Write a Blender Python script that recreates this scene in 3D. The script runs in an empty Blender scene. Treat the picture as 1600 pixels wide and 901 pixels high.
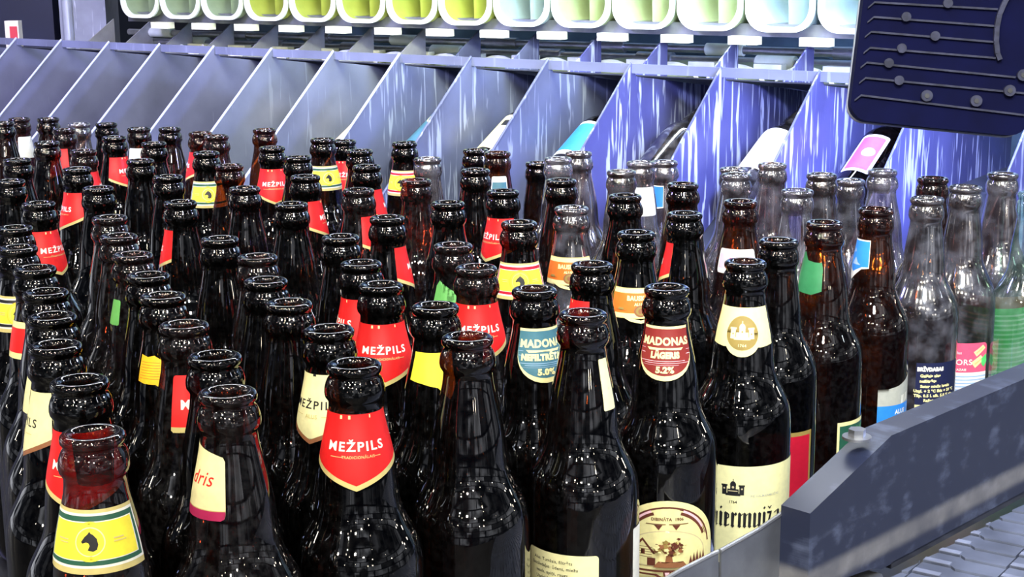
import bpy, bmesh, math, random
import numpy as np
from mathutils import Vector, Matrix
SC = bpy.context.scene
COL = SC.collection
PI = math.pi

# ------------------------------------------------------------------ camera
FPX = 2350.0
TH = math.atan(515 / FPX)
RHO = math.radians(0.5)
HB = 0.23                                    # usual bottle height
HC = 0.028 * math.cos(TH) / 0.1396           # camera above the bottle mouths
CAM = Vector((0, 0, HB + HC))
F_ = Vector((0, math.cos(TH), -math.sin(TH)))
U0 = Vector((0, math.sin(TH), math.cos(TH)))
R0 = Vector((1, 0, 0))
R_ = R0 * math.cos(RHO) - U0 * math.sin(RHO)
U_ = U0 * math.cos(RHO) + R0 * math.sin(RHO)
cd = bpy.data.cameras.new('camera')
cam = bpy.data.objects.new('camera', cd)
COL.objects.link(cam)
cd.sensor_width = 36
cd.lens = FPX / 1600 * 36
cd.clip_start = 0.02
m3 = Matrix((R_, U_, -F_)).transposed()
cam.matrix_world = Matrix.Translation(CAM) @ m3.to_4x4()
cd.dof.use_dof = False
SC.camera = cam

# ------------------------------------------------------------------ colour management, world
SC.view_settings.view_transform = 'Standard'
SC.view_settings.look = 'None'
SC.view_settings.gamma = 1
SC.view_settings.use_curve_mapping = False
SC.view_settings.exposure = 0.35
SC.cycles.transparent_max_bounces = 24
SC.cycles.max_bounces = 8
SC.cycles.sample_clamp_indirect = 6
W = bpy.data.worlds.new('hall')
SC.world = W
W.use_nodes = True
def world():
    N, L = W.node_tree.nodes, W.node_tree.links
    bg = N['Background']
    tc = N.new('ShaderNodeTexCoord')
    sx = N.new('ShaderNodeSeparateXYZ'); L.new(tc.outputs['Generated'], sx.inputs[0])
    # far hall lamps: many small points high up
    vo = N.new('ShaderNodeTexVoronoi'); vo.inputs['Scale'].default_value = 7.5
    L.new(tc.outputs['Generated'], vo.inputs['Vector'])
    lt = N.new('ShaderNodeMath'); lt.operation = 'LESS_THAN'; lt.inputs[1].default_value = .12; L.new(vo.outputs['Distance'], lt.inputs[0])
    up = N.new('ShaderNodeMath'); up.operation = 'GREATER_THAN'; up.inputs[1].default_value = .12; L.new(sx.outputs[2], up.inputs[0])
    m1 = N.new('ShaderNodeMath'); m1.operation = 'MULTIPLY'; L.new(lt.outputs[0], m1.inputs[0]); L.new(up.outputs[0], m1.inputs[1])
    lampc = N.new('ShaderNodeVectorMath'); lampc.operation = 'SCALE'; lampc.inputs[0].default_value = (1, .90, .72); L.new(m1.outputs[0], lampc.inputs[3])
    lamps = N.new('ShaderNodeVectorMath'); lamps.operation = 'SCALE'; lamps.inputs[3].default_value = 42; L.new(lampc.outputs[0], lamps.inputs[0])
    # lit walls, windows and machinery of the hall around
    br = N.new('ShaderNodeTexBrick'); br.inputs['Scale'].default_value = 1.15; br.inputs['Mortar Size'].default_value = .03; br.inputs['Mortar Smooth'].default_value = .6
    br.inputs['Color1'].default_value = (.0, .0, .0, 1); br.inputs['Color2'].default_value = (1, 1, 1, 1); br.inputs['Mortar'].default_value = (0, 0, 0, 1)
    cb = N.new('ShaderNodeCombineXYZ')
    at = N.new('ShaderNodeMath'); at.operation = 'ARCTAN2'; L.new(sx.outputs[0], at.inputs[0]); L.new(sx.outputs[1], at.inputs[1])
    L.new(at.outputs[0], cb.inputs[0]); z2 = N.new('ShaderNodeMath'); z2.operation = 'MULTIPLY'; z2.inputs[1].default_value = 1.6
    L.new(sx.outputs[2], z2.inputs[0]); L.new(z2.outputs[0], cb.inputs[1])
    L.new(cb.outputs[0], br.inputs['Vector'])
    nz = N.new('ShaderNodeTexNoise'); nz.inputs['Scale'].default_value = 3.2; nz.inputs['Detail'].default_value = 5; L.new(tc.outputs['Generated'], nz.inputs['Vector'])
    rm = N.new('ShaderNodeMapRange'); rm.inputs[1].default_value = .46; rm.inputs[2].default_value = .66; rm.inputs[3].default_value = .03; rm.inputs[4].default_value = 1.0
    L.new(nz.outputs[0], rm.inputs[0])
    m2 = N.new('ShaderNodeVectorMath'); m2.operation = 'SCALE'; L.new(br.outputs['Color'], m2.inputs[0]); L.new(rm.outputs[0], m2.inputs[3])
    band = N.new('ShaderNodeMath'); band.operation = 'LESS_THAN'; band.inputs[1].default_value = .62; L.new(sx.outputs[2], band.inputs[0])
    b2 = N.new('ShaderNodeVectorMath'); b2.operation = 'SCALE'; L.new(m2.outputs[0], b2.inputs[0]); L.new(band.outputs[0], b2.inputs[3])
    b3 = N.new('ShaderNodeVectorMath'); b3.operation = 'MULTIPLY'; L.new(b2.outputs[0], b3.inputs[0]); b3.inputs[1].default_value = (1.6, 1.65, 1.8)
    ad = N.new('ShaderNodeVectorMath'); ad.operation = 'ADD'; L.new(lamps.outputs[0], ad.inputs[0]); L.new(b3.outputs[0], ad.inputs[1])
    a2 = N.new('ShaderNodeVectorMath'); a2.operation = 'ADD'; L.new(ad.outputs[0], a2.inputs[0]); a2.inputs[1].default_value = (.012, .016, .03)
    L.new(a2.outputs[0], bg.inputs[0])
    bg.inputs[1].default_value = 1.0
    W.cycles.sampling_method = 'MANUAL'; W.cycles.sample_map_resolution = 2048
world()

# ------------------------------------------------------------------ lights of the hall
def area(name, loc, target, sx, sy, power, col, spread=None):
    l = bpy.data.lights.new(name, 'AREA')
    l.shape = 'RECTANGLE'; l.size = sx; l.size_y = sy
    l.energy = power; l.color = col
    if spread: l.spread = math.radians(spread)
    o = bpy.data.objects.new(name, l)
    COL.objects.link(o)
    o.location = loc
    o.rotation_euler = (Vector(target) - Vector(loc)).to_track_quat('-Z', 'Y').to_euler()
    return o
WARM = (1.0, 0.93, 0.78)
COOL = (0.80, 0.88, 1.0)
_r = random.Random(4)
# rows of high-bay lamps over and behind the photographer
for (x, y, z, s, p) in [(-1.5, -1.2, 2.3, .16, 18), (-0.9, -2.0, 2.6, .16, 18), (-2.3, 0.2, 2.4, .14, 14), (0.3, -1.6, 2.5, .20, 24),
                        (1.1, -1.1, 2.2, .14, 12), (-1.7, 1.4, 2.6, .14, 12), (-0.55, -0.7, 2.5, .10, 10), (-1.1, -0.4, 1.9, .09, 7),
                        (-0.3, -3.0, 2.1, .2, 22), (-2.0, -1.6, 1.5, .14, 12), (0.7, -2.7, 1.7, .16, 16), (-0.75, -1.2, 1.35, .05, 3)]:
    area('high_bay_lamp', (x, y, z), (0, 1.1, .1), s, s * .8, p, WARM)
area('tube_lamp', (-0.1, 2.5, 1.75), (-0.1, 1.0, .2), 3.2, .10, 16, (.88, .93, 1), 120)
area('tube_lamp', (1.9, .6, 1.6), (0.2, 1.2, .2), .03, 1.0, 5, COOL)

# ------------------------------------------------------------------ geometry helpers
def ray(x, y):
    return F_ + (x - 800) / FPX * R_ - (y - 450.5) / FPX * U_
def at_dh(x, y, dh):                          # point of the place seen at x, y that lies dh below the lens
    d = ray(x, y)
    return CAM + d * (dh / -d.z)
def on_plane(x, y, p, n):
    d = ray(x, y)
    return CAM + d * ((Vector(p) - CAM).dot(n) / d.dot(n))

def tag(o, label=None, cat=None, group=None, kind=None):
    if label: o['label'] = label
    if cat: o['category'] = cat
    if group: o['group'] = group
    if kind: o['kind'] = kind
    return o
def link(name, me, parent=None):
    o = bpy.data.objects.new(name, me)
    COL.objects.link(o)
    if parent: o.parent = parent
    return o
def empty(name, loc=(0, 0, 0)):
    o = bpy.data.objects.new(name, None)
    o.empty_display_size = .02
    COL.objects.link(o)
    o.location = loc
    return o
def mesh_of(name, bm, mats, smooth=None):
    bmesh.ops.recalc_face_normals(bm, faces=bm.faces[:])
    me = bpy.data.meshes.new(name)
    bm.to_mesh(me); bm.free()
    for m in mats: me.materials.append(m)
    if smooth is not None:
        for p in me.polygons: p.use_smooth = True
        me.set_sharp_from_angle(angle=math.radians(smooth))
    return me
def box(bm, o, ex, ey, ez, mi=0):             # corner o and three edge vectors
    o, ex, ey, ez = map(Vector, (o, ex, ey, ez))
    v = [bm.verts.new(o + ex * i + ey * j + ez * k) for k in (0, 1) for j in (0, 1) for i in (0, 1)]
    for f in ((0, 2, 3, 1), (4, 5, 7, 6), (0, 1, 5, 4), (2, 6, 7, 3), (0, 4, 6, 2), (1, 3, 7, 5)):
        bm.faces.new([v[i] for i in f]).material_index = mi
    return v
def prism(bm, pts, ext, mi=0):                # polygon of 3D points pushed along ext
    a = [bm.verts.new(p) for p in pts]
    b = [bm.verts.new(Vector(p) + Vector(ext)) for p in pts]
    bm.faces.new(a).material_index = mi
    bm.faces.new(b[::-1]).material_index = mi
    n = len(a)
    for i in range(n):
        bm.faces.new((a[i], b[i], b[(i + 1) % n], a[(i + 1) % n])).material_index = mi
def bevel(bm, w, seg=2, ang=30):
    es = [e for e in bm.edges if len(e.link_faces) == 2 and e.calc_face_angle(0) > math.radians(ang)]
    bmesh.ops.bevel(bm, geom=es, offset=w, segments=seg, affect='EDGES', profile=.5)
def tube(bm, p, q, r, n=12, mi=0):
    p, q = Vector(p), Vector(q)
    M = (q - p).to_track_quat('Z', 'Y').to_matrix()
    rings = []
    for c in (p, q):
        rings.append([bm.verts.new(c + M @ Vector((r * math.cos(2 * PI * i / n), r * math.sin(2 * PI * i / n), 0))) for i in range(n)])
    for i in range(n):
        bm.faces.new((rings[0][i], rings[0][(i + 1) % n], rings[1][(i + 1) % n], rings[1][i])).material_index = mi
    bm.faces.new(rings[0][::-1]).material_index = mi
    bm.faces.new(rings[1]).material_index = mi

# ------------------------------------------------------------------ materials
def nt(name):
    m = bpy.data.materials.new(name)
    m.use_nodes = True
    return m, m.node_tree.nodes, m.node_tree.links
def mat(name, col, rough=.5, metal=0, var=0, scale=30, spec=.5, coat=0):
    m, N, L = nt(name)
    b = N['Principled BSDF']
    b.inputs['Roughness'].default_value = rough
    b.inputs['Metallic'].default_value = metal
    b.inputs['Specular IOR Level'].default_value = spec
    b.inputs['Coat Weight'].default_value = coat
    tc = N.new('ShaderNodeTexCoord'); no = N.new('ShaderNodeTexNoise'); no.inputs['Scale'].default_value = scale
    no.inputs['Detail'].default_value = 6
    L.new(tc.outputs['Object'], no.inputs['Vector'])
    r = N.new('ShaderNodeValToRGB')
    k = [max(0, c * (1 - var)) for c in col]; k2 = [min(1, c * (1 + var)) for c in col]
    r.color_ramp.elements[0].position = .35; r.color_ramp.elements[1].position = .65
    r.color_ramp.elements[0].color = (*k, 1); r.color_ramp.elements[1].color = (*k2, 1)
    L.new(no.outputs[0], r.inputs[0]); L.new(r.outputs[0], b.inputs['Base Color'])
    return m

def glass(name, tint, dirt=.03, dirtcol=(.8, .8, .85), refl=1.0, rough=.035, ds=260):
    m, N, L = nt(name)
    N.remove(N['Principled BSDF'])
    out = N['Material Output']
    lw = N.new('ShaderNodeLayerWeight'); lw.inputs[0].default_value = .5
    pw = N.new('ShaderNodeMath'); pw.operation = 'POWER'; pw.inputs[1].default_value = 3.6
    L.new(lw.outputs['Facing'], pw.inputs[0])
    mr = N.new('ShaderNodeMapRange'); mr.inputs[3].default_value = .045 * refl; mr.inputs[4].default_value = .85
    L.new(pw.outputs[0], mr.inputs[0])
    # the path through the wall grows towards the silhouette, so the glass deepens there
    mc = N.new('ShaderNodeMix'); mc.data_type = 'RGBA'
    mc.inputs[6].default_value = (*tint, 1); mc.inputs[7].default_value = (*[t ** 2.2 for t in tint], 1)
    L.new(lw.outputs['Facing'], mc.inputs[0])
    tr = N.new('ShaderNodeBsdfTransparent'); L.new(mc.outputs[2], tr.inputs[0])
    gl = N.new('ShaderNodeBsdfGlossy'); gl.inputs['Color'].default_value = (1, 1, 1, 1); gl.inputs['Roughness'].default_value = rough
    # slight waviness of moulded glass
    tc = N.new('ShaderNodeTexCoord')
    nz = N.new('ShaderNodeTexNoise'); nz.inputs['Scale'].default_value = 55; nz.inputs['Detail'].default_value = 2
    mp = N.new('ShaderNodeMapping'); mp.inputs['Scale'].default_value = (1, 1, .45)
    L.new(tc.outputs['Object'], mp.inputs[0]); L.new(mp.outputs[0], nz.inputs['Vector'])
    bp = N.new('ShaderNodeBump'); bp.inputs['Strength'].default_value = .3; bp.inputs['Distance'].default_value = .0008
    L.new(nz.outputs[0], bp.inputs['Height']); L.new(bp.outputs[0], gl.inputs['Normal'])
    di = N.new('ShaderNodeBsdfDiffuse'); di.inputs[0].default_value = (*dirtcol, 1)
    n2 = N.new('ShaderNodeTexNoise'); n2.inputs['Scale'].default_value = ds; n2.inputs['Detail'].default_value = 8
    oi = N.new('ShaderNodeObjectInfo')
    va = N.new('ShaderNodeVectorMath'); va.operation = 'ADD'
    L.new(tc.outputs['Object'], va.inputs[0]); L.new(oi.outputs['Random'], va.inputs[1]); L.new(va.outputs[0], n2.inputs['Vector'])
    r2 = N.new('ShaderNodeMapRange'); r2.inputs[1].default_value = .42; r2.inputs[2].default_value = .78
    r2.inputs[3].default_value = dirt * .25; r2.inputs[4].default_value = dirt * 3
    L.new(n2.outputs[0], r2.inputs[0])
    m1 = N.new('ShaderNodeMixShader'); L.new(r2.outputs[0], m1.inputs[0]); L.new(tr.outputs[0], m1.inputs[1]); L.new(di.outputs[0], m1.inputs[2])
    m2 = N.new('ShaderNodeMixShader'); L.new(mr.outputs[0], m2.inputs[0]); L.new(m1.outputs[0], m2.inputs[1]); L.new(gl.outputs[0], m2.inputs[2])
    L.new(m2.outputs[0], out.inputs[0])
    return m
GL = {
    'd': glass('dark_brown_glass', (.28, .12, .05), .0015, refl=1.3),
    'k': glass('near_black_glass', (.14, .06, .03), .0015),
    'r': glass('red_brown_glass', (.42, .15, .09), .006),
    'a': glass('amber_glass', (.50, .22, .07), .0025),
    'h': glass('hazed_amber_glass', (.42, .28, .18), .045, (.75, .78, .95), 3.5, .10, 70),
    'c': glass('hazed_pale_glass', (.56, .49, .47), .06, (.75, .78, .95), 3.5, .10, 70),
    'g': glass('pale_green_glass', (.65, .8, .72), .05, (.75, .85, .9), 2.5, .08, 70),
}
PAPER = {}
def paper(key, col, rough=.45, var=.05):
    PAPER[key] = mat('paper_' + key, col, rough, 0, var, 260)
for k, c in dict(red=(.78, .012, .012), cream=(.84, .77, .36), white=(.85, .84, .74), gold=(.62, .52, .20), yellow=(.90, .78, .05),
                 green=(.02, .10, .06), black=(.012, .012, .014), teal=(.055, .17, .22), burg=(.24, .022, .018), tan=(.32, .23, .06),
                 orange=(.80, .18, .02), magenta=(.45, .02, .10), leaf=(.13, .42, .10), grass=(.03, .20, .07), blue=(.03, .25, .75),
                 navy=(.012, .016, .06), pink=(.85, .10, .20), rose=(.9, .55, .6), amberp=(.92, .55, .02), brown=(.13, .035, .02),
                 paleyel=(.84, .80, .42), grey=(.45, .46, .40), lime=(.10, .62, .16), mint=(.55, .85, .55), bark=(.30, .12, .05),
                 crimson=(.50, .008, .03), beige=(.62, .52, .30), sky=(.35, .50, .70)).items():
    paper(k, c)

# ------------------------------------------------------------------ bottle shapes
LIP = [(22, 7.6), (14, 8.2), (6, 8.6), (2.5, 8.7), (1.0, 9.3), (.25, 10.3), (0, 11.5), (.3, 12.8), (1.2, 13.7), (2.6, 14.0), (4.0, 13.8), (4.9, 13.1), (5.6, 12.7), (6.6, 12.8)]
PROF = {
    'E': [(7.6, 13.5), (9.5, 14.4), (12, 15.1), (14.5, 15.3), (16.6, 15.0), (18.2, 14.0), (19.5, 13.35), (22, 13.45), (26, 13.9), (30, 14.7), (36, 16.0), (42, 17.4),
          (48, 18.6), (54, 19.6), (60, 20.3), (66, 20.8), (71, 21.3), (75, 22.1), (79, 23.5), (83, 25.4), (87, 27.6), (91, 29.7), (95, 31.2), (100, 32.3), (106, 32.85), (113, 33.0)],
    'L': [(7.4, 13.3), (9, 14.0), (12, 14.5), (15, 14.6), (17, 14.2), (18.6, 13.4), (20, 13.0), (24, 13.3), (30, 14.2), (38, 15.5), (46, 16.6), (54, 17.2),
          (60, 17.5), (65, 18.3), (70, 19.9), (75, 22.2), (80, 24.8), (85, 27.2), (90, 29.0), (95, 30.0), (101, 30.4), (108, 30.5)],
}
def profile(kind, R, H):
    p = PROF[kind]
    Rk = p[-1][1]
    q = []
    for d, r in p:
        s = 1 if d < 66 else 1 + (R * 1000 / Rk - 1) * min(1, (d - 66) / 30)
        q.append((d, r * s))
    Hm = H * 1000
    R = R * 1000
    q += [(130, R), (150, R), (180, R), (Hm - 14, R), (Hm - 7, R - 1), (Hm - 2.5, R - 3.5), (Hm, R - 7)]
    return q
def rad(kind, R, H, d):
    q = profile(kind, R, H)
    return float(np.interp(d, [a for a, _ in q], [b for _, b in q]))
_bc = {}
def bottle_mesh(kind, R, H, tone):
    key = (kind, R, round(H, 4), tone)
    if key in _bc: return _bc[key]
    pts = LIP + profile(kind, R, H) + [(H * 1000, 9), (H * 1000 - 3, 0.01)]
    bm = bmesh.new()
    n = 56
    prev = None
    for d, r in pts:
        z = H - d / 1000
        rg = [bm.verts.new((r / 1000 * math.cos(2 * PI * i / n), r / 1000 * math.sin(2 * PI * i / n), z)) for i in range(n)]
        if prev:
            for i in range(n):
                bm.faces.new((prev[i], prev[(i + 1) % n], rg[(i + 1) % n], rg[i]))
        prev = rg
    me = mesh_of('bottle', bm, [GL[tone]])
    for p in me.polygons: p.use_smooth = True
    _bc[key] = me
    return me

# ------------------------------------------------------------------ labels: flat shapes (x across, d down from the mouth, mm) wrapped round the glass
_tc = {}
def glyphs(s, size, bold=0, shear=0, sx=1.0, sp=1.08):
    key = (s, size, bold, shear, sx, sp)
    if key in _tc: return _tc[key]
    cu = bpy.data.curves.new('t', 'FONT')
    cu.body = s; cu.size = size; cu.align_x = 'CENTER'; cu.align_y = 'CENTER'
    cu.offset = bold; cu.shear = shear; cu.resolution_u = 3
    cu.space_character = sp
    o = bpy.data.objects.new('t', cu)
    COL.objects.link(o)
    dg = bpy.context.evaluated_depsgraph_get()
    me = o.evaluated_get(dg).to_mesh()
    V = [(v.co.x * sx, v.co.y) for v in me.vertices]
    Fs = [tuple(p.vertices) for p in me.polygons]
    o.evaluated_get(dg).to_mesh_clear()
    bpy.data.objects.remove(o); bpy.data.curves.remove(cu)
    _tc[key] = (V, Fs)
    return V, Fs
class Lab:
    def __init__(s):
        s.layers = []
    def poly(s, pts, m):
        s.layers.append(([(x, d) for x, d in pts], [tuple(range(len(pts)))], m)); return s
    def multi(s, polys, m):
        V, Fs = [], []
        for p in polys:
            Fs.append(tuple(range(len(V), len(V) + len(p)))); V += p
        s.layers.append((V, Fs, m)); return s
    def text(s, t, x, d, size, m, bold=0.0, shear=0, sx=1.0, rot=0, sp=1.08):
        V, Fs = glyphs(t, size, bold, shear, sx, sp)
        c, k = math.cos(rot), math.sin(rot)
        s.layers.append(([(x + a * c - b * k, d - (a * k + b * c)) for a, b in V], Fs, m)); return s
    def build(s, kind, R, H, rref=None, off=.22):
        bm = bmesh.new()
        mats = []
        ds = [d for V, _, _ in s.layers for _, d in V]
        rref = rref or rad(kind, R, H, (min(ds) + max(ds)) / 2)
        lev = 0
        last = None
        for V, Fs, m in s.layers:
            if m not in mats: mats.append(m)
            lev += 1
            b2 = bmesh.new()
            vs = [b2.verts.new((x, d, 0)) for x, d in V]
            for f in Fs:
                try: b2.faces.new([vs[i] for i in f])
                except ValueError: pass
            bmesh.ops.triangulate(b2, faces=b2.faces[:])
            xs = [v[0] for v in V]; dd = [v[1] for v in V]
            for ax, lo, hi, st in ((0, min(xs), max(xs), 1.6), (1, min(dd), max(dd), 3.0)):
                a = math.floor(lo / st) * st + st
                while a < hi:
                    nrm = (1, 0, 0) if ax == 0 else (0, 1, 0)
                    co = (a, 0, 0) if ax == 0 else (0, a, 0)
                    bmesh.ops.bisect_plane(b2, geom=b2.verts[:] + b2.edges[:] + b2.faces[:], plane_co=co, plane_no=nrm)
                    a += st
            mp = {}
            for v in b2.verts:
                x, d = v.co.x, v.co.y
                r = rad(kind, R, H, d) + off + lev * .07
                ph = x / rref
                mp[v] = bm.verts.new((math.sin(ph) * r / 1000, -math.cos(ph) * r / 1000, H - d / 1000))
            for f in b2.faces:
                try: bm.faces.new([mp[v] for v in f.verts]).material_index = mats.index(m)
                except ValueError: pass
            b2.free()
        me = bpy.data.meshes.new('label')
        bm.to_mesh(me); bm.free()
        for m in mats: me.materials.append(PAPER[m])
        for p in me.polygons: p.use_smooth = True
        return me
def rect(x0, x1, d0, d1, c=0):
    if not c: return [(x0, d0), (x1, d0), (x1, d1), (x0, d1)]
    o = []
    for cx, cy, a0 in ((x1 - c, d0 + c, -PI / 2), (x1 - c, d1 - c, 0), (x0 + c, d1 - c, PI / 2), (x0 + c, d0 + c, PI)):
        for i in range(5):
            a = a0 + PI / 2 * i / 4
            o.append((cx + c * math.cos(a), cy + c * math.sin(a)))
    return o
def disc(cx, cy, r, ry=None, n=28, a0=0, a1=2 * PI):
    ry = ry or r
    return [(cx + r * math.cos(a0 + (a1 - a0) * i / n), cy + ry * math.sin(a0 + (a1 - a0) * i / n)) for i in range(n + (a1 - a0 < 6.28))]
def inset_v(w, d0, d1, ds):                    # label with straight top and a V at the foot
    return [(-w, d0), (w, d0), (w, ds), (0, d1), (-w, ds)]

def L_red():
    l = Lab().poly(inset_v(27, 23, 60.5, 48.5), 'gold').poly(inset_v(27, 22.9, 57.8, 45.8), 'red')
    l.multi([rect(-9.3, -7.9, 23.4, 25.2), rect(-4, -2.6, 23.4, 25.2), rect(9, 9.8, 23.4, 25)], 'cream')
    l.text('MEŽPILS', 0, 38.8, 6.3, 'white', .16, 0, 1.12, 0, 1.22)
    l.multi([rect(-13, -6.5, 43.6, 43.9), rect(9.3, 12.5, 43.6, 43.9)], 'gold')
    l.text('TRADICIONĀLAIS', 1.2, 43.7, 1.9, 'gold', .03)
    return l
def L_creammez():
    l = Lab().poly(inset_v(24, 23, 60.5, 49), 'bark').poly(inset_v(24, 22.9, 58, 46.5), 'paleyel')
    l.multi([rect(-1.2, 1.2, 22.6, 24.0)], 'black')
    l.text('MEŽPILS', 0, 39.5, 6.2, 'black', .08, 0, 1.1, 0, 1.25)
    l.multi([rect(-13, -6, 45, 45.3), rect(6, 12, 45, 45.3)], 'gold').text('ALUS', 0, 45.5, 3, 'gold', .03)
    return l
HORSE = [(-3.6, -.2), (-3.1, .6), (-1.6, .1), (-.6, .4), (-.1, 1.6), (-.9, 3.6), (1.2, 4.2), (2.7, 3.4), (3.3, 1.2), (2.8, -1.4), (1.3, -3.2), (.4, -3.7), (-.2, -4.6), (-.9, -3.5), (-2.1, -2.4)]
def L_horse(border='green', d0=31, d1=55):
    f = Lab()
    f.poly(rect(-23.5, 23.5, d0 - 1.2, d1 + 1.8), 'gold').poly(rect(-23.4, 23.4, d0 + .3, d1 - .8), 'white')
    f.poly(rect(-22.4, 22.4, d0 + 1.4, d1 - 2.0), border)
    f.poly(rect(-20.6, 20.6, d0 + 3.6, d1 - 4.0), 'white').poly(rect(-20, 20, d0 + 4.0, d1 - 4.4), 'yellow')
    cm = (d0 + d1) / 2 - .1
    f.poly(disc(0, cm, 8.4, 8.4), 'amberp' if border != 'green' else 'yellow').poly(disc(0, cm, 7.7), 'yellow').poly(disc(0, cm, 6.2), 'gold' if border != 'green' else 'paleyel').poly(disc(0, cm, 5.7), 'yellow')
    f.poly([(a, cm + b * .95) for a, b in HORSE], 'black')
    f.multi([rect(9.5, 14, cm - 1, cm - .4), rect(9.5, 15, cm + .4, cm + .9), rect(-15, -9.5, cm - 1, cm - .4), rect(-14, -9.5, cm + .4, cm + .9)], 'gold')
    return f
def shield(w, d0, d1, n=16, ds=None):          # straight sides and a rounded foot
    ds = ds or d0 + (d1 - d0) * .42
    p = [(-w, d0), (w, d0)]
    for i in range(n + 1):
        a = PI * i / n
        p.append((w * math.cos(a), ds + (d1 - ds) * math.sin(a)))
    return p
def L_madonas(field, t1, t2, pct):
    l = Lab().poly(shield(17.5, 22, 54.5), 'cream').poly(shield(17.4, 23.6, 51.5), field)
    wave = 'rose' if field == 'burg' else 'sky'
    l.multi([rect(-15, 12, 42.6, 42.9), rect(-12, 15, 43.8, 44.05), rect(-14, 8, 45, 45.2), rect(-17, -14, 33, 33.3), rect(-17, -13.5, 35.4, 35.6), rect(-16.5, -13, 38, 38.3), rect(14, 17, 36, 36.3), rect(13.5, 16.6, 38.6, 38.9)], wave)
    l.text(t1, 0, 31.2, 6.4, 'cream', .28, 0, .98)
    l.poly([(-11.8, 34.8), (11.8, 34.8), (10, 36.3), (0, 35.8), (-10, 36.3)], 'cream')
    l.text(t2, 0, 39.3, 5.0, 'cream', .35, 0, .86)
    l.text(pct, 0, 48, 5.0, 'cream', .3, 0, .95)
    return l
def castle(k, cx, cy):
    P = [rect(-5, 5, 2.2, 4.0), rect(-7.4, -4.2, -3, 3.4), rect(4.2, 7.4, -3, 3.4), rect(-7.9, -3.7, -3.8, -2.6), rect(3.7, 7.9, -3.8, -2.6), rect(-3.8, 3.8, -.8, 2.2),
         rect(-1.9, 1.9, -3.4, -.8), disc(0, -3.4, 2.1, 3.0, 12, PI, 2 * PI), rect(-.28, .28, -8, -5.8)]
    return [[(cx + x * k, cy + d * k) for x, d in p] for p in P]
def L_castle():
    w = 22
    p = [(-w, 28.5), (w, 28.5), (w, 53.5), (12, 54.5)] + disc(0, 47.5, 11.5, 13, 14, .55, PI - .55) + [(-12, 54.5), (-w, 53.5)]
    l = Lab().poly(p, 'cream').poly(disc(0, 45, 10.4, 11.2), 'tan')
    l.multi(castle(1.02, 0, 45.2), 'paleyel')
    l.multi([[(x, d) for x, d in disc(-5.9, 45.4, .5)], disc(5.9, 45.4, .5), disc(0, 44, .6)], 'tan')
    l.text('1764', 0, 53, 2.5, 'paleyel', .04)
    return l
def L_bausk():
    w = 22
    l = Lab().poly(rect(-w, w, 38.5, 60.5), 'gold').poly(rect(-w, w, 39.2, 60), 'cream').poly(rect(-w, w, 42.2, 56.6), 'orange')
    l.text('BAUSKAS', 0, 46, 4.6, 'cream', .25, 0, .9).text('ALUS', 0, 50.3, 2.8, 'cream', .12)
    l.poly(disc(1, 55, 4.6, 4.2), 'bark').poly(disc(1, 55, 3.4, 3), 'tan').poly(disc(1, 55, 1.7, 1.9), 'bark')
    l.poly([(-13, 58.5), (-5, 60), (1, 61.8), (7, 60), (15, 58.5), (8, 62.4), (1, 64), (-6, 62.4)], 'cream')
    l.multi([rect(-17, -9, 54, 54.3), rect(-15, -11, 52.6, 54)], 'tan')
    return l
def L_plain(m, w, d0, d1, c=1.5, foot=None, fd=5):
    l = Lab().poly(rect(-w, w, d0, d1, c), m)
    if foot: l.poly([(-w, d1 - fd), (w, d1 - fd), (w, d1 - 1), (w - 1, d1), (1 - w, d1), (-w, d1 - 1)], foot)
    return l
def L_torn(m, pts):
    return Lab().poly(pts, m)
def L_ris():
    l = Lab().poly([(-13, 22.5), (6, 26.5), (11.5, 28), (12.6, 30), (12.6, 54), (12, 56), (10.5, 57), (-13, 57)], 'paleyel')
    l.poly([(-13, 52.6), (12.5, 52.6), (12.5, 54), (12, 56), (10.5, 57), (-13, 57)], 'magenta').poly(rect(-13, 12.5, 52.2, 52.6), 'gold')
    l.text('dris', -1.0, 38.5, 9.5, 'red', .0, .35, .95)
    return l
def L_wred():
    l = Lab().poly(rect(-17, 17, 38, 58, 2), 'white').poly(rect(-15.5, 15.5, 42, 54), 'rose').text('PILS', 0, 47.5, 6, 'magenta', .2)
    return l
def L_redbord():
    return Lab().poly(rect(-14, 14, 34, 58, 2), 'cream').poly(rect(-12, 12, 38, 54, 1), 'red')
def L_blue():
    return Lab().poly([(-13, 24), (11, 24), (11, 46), (5, 47), (-6, 57), (-13, 50)], 'white').poly([(-9, 25), (10.5, 25), (10.5, 45), (5, 45.5), (-4, 50), (-9, 47)], 'blue').multi([[(-6, 44), (-2, 38), (1, 42), (4, 44)], [(-7, 35), (-5, 31), (-3, 34)]], 'sky')
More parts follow.
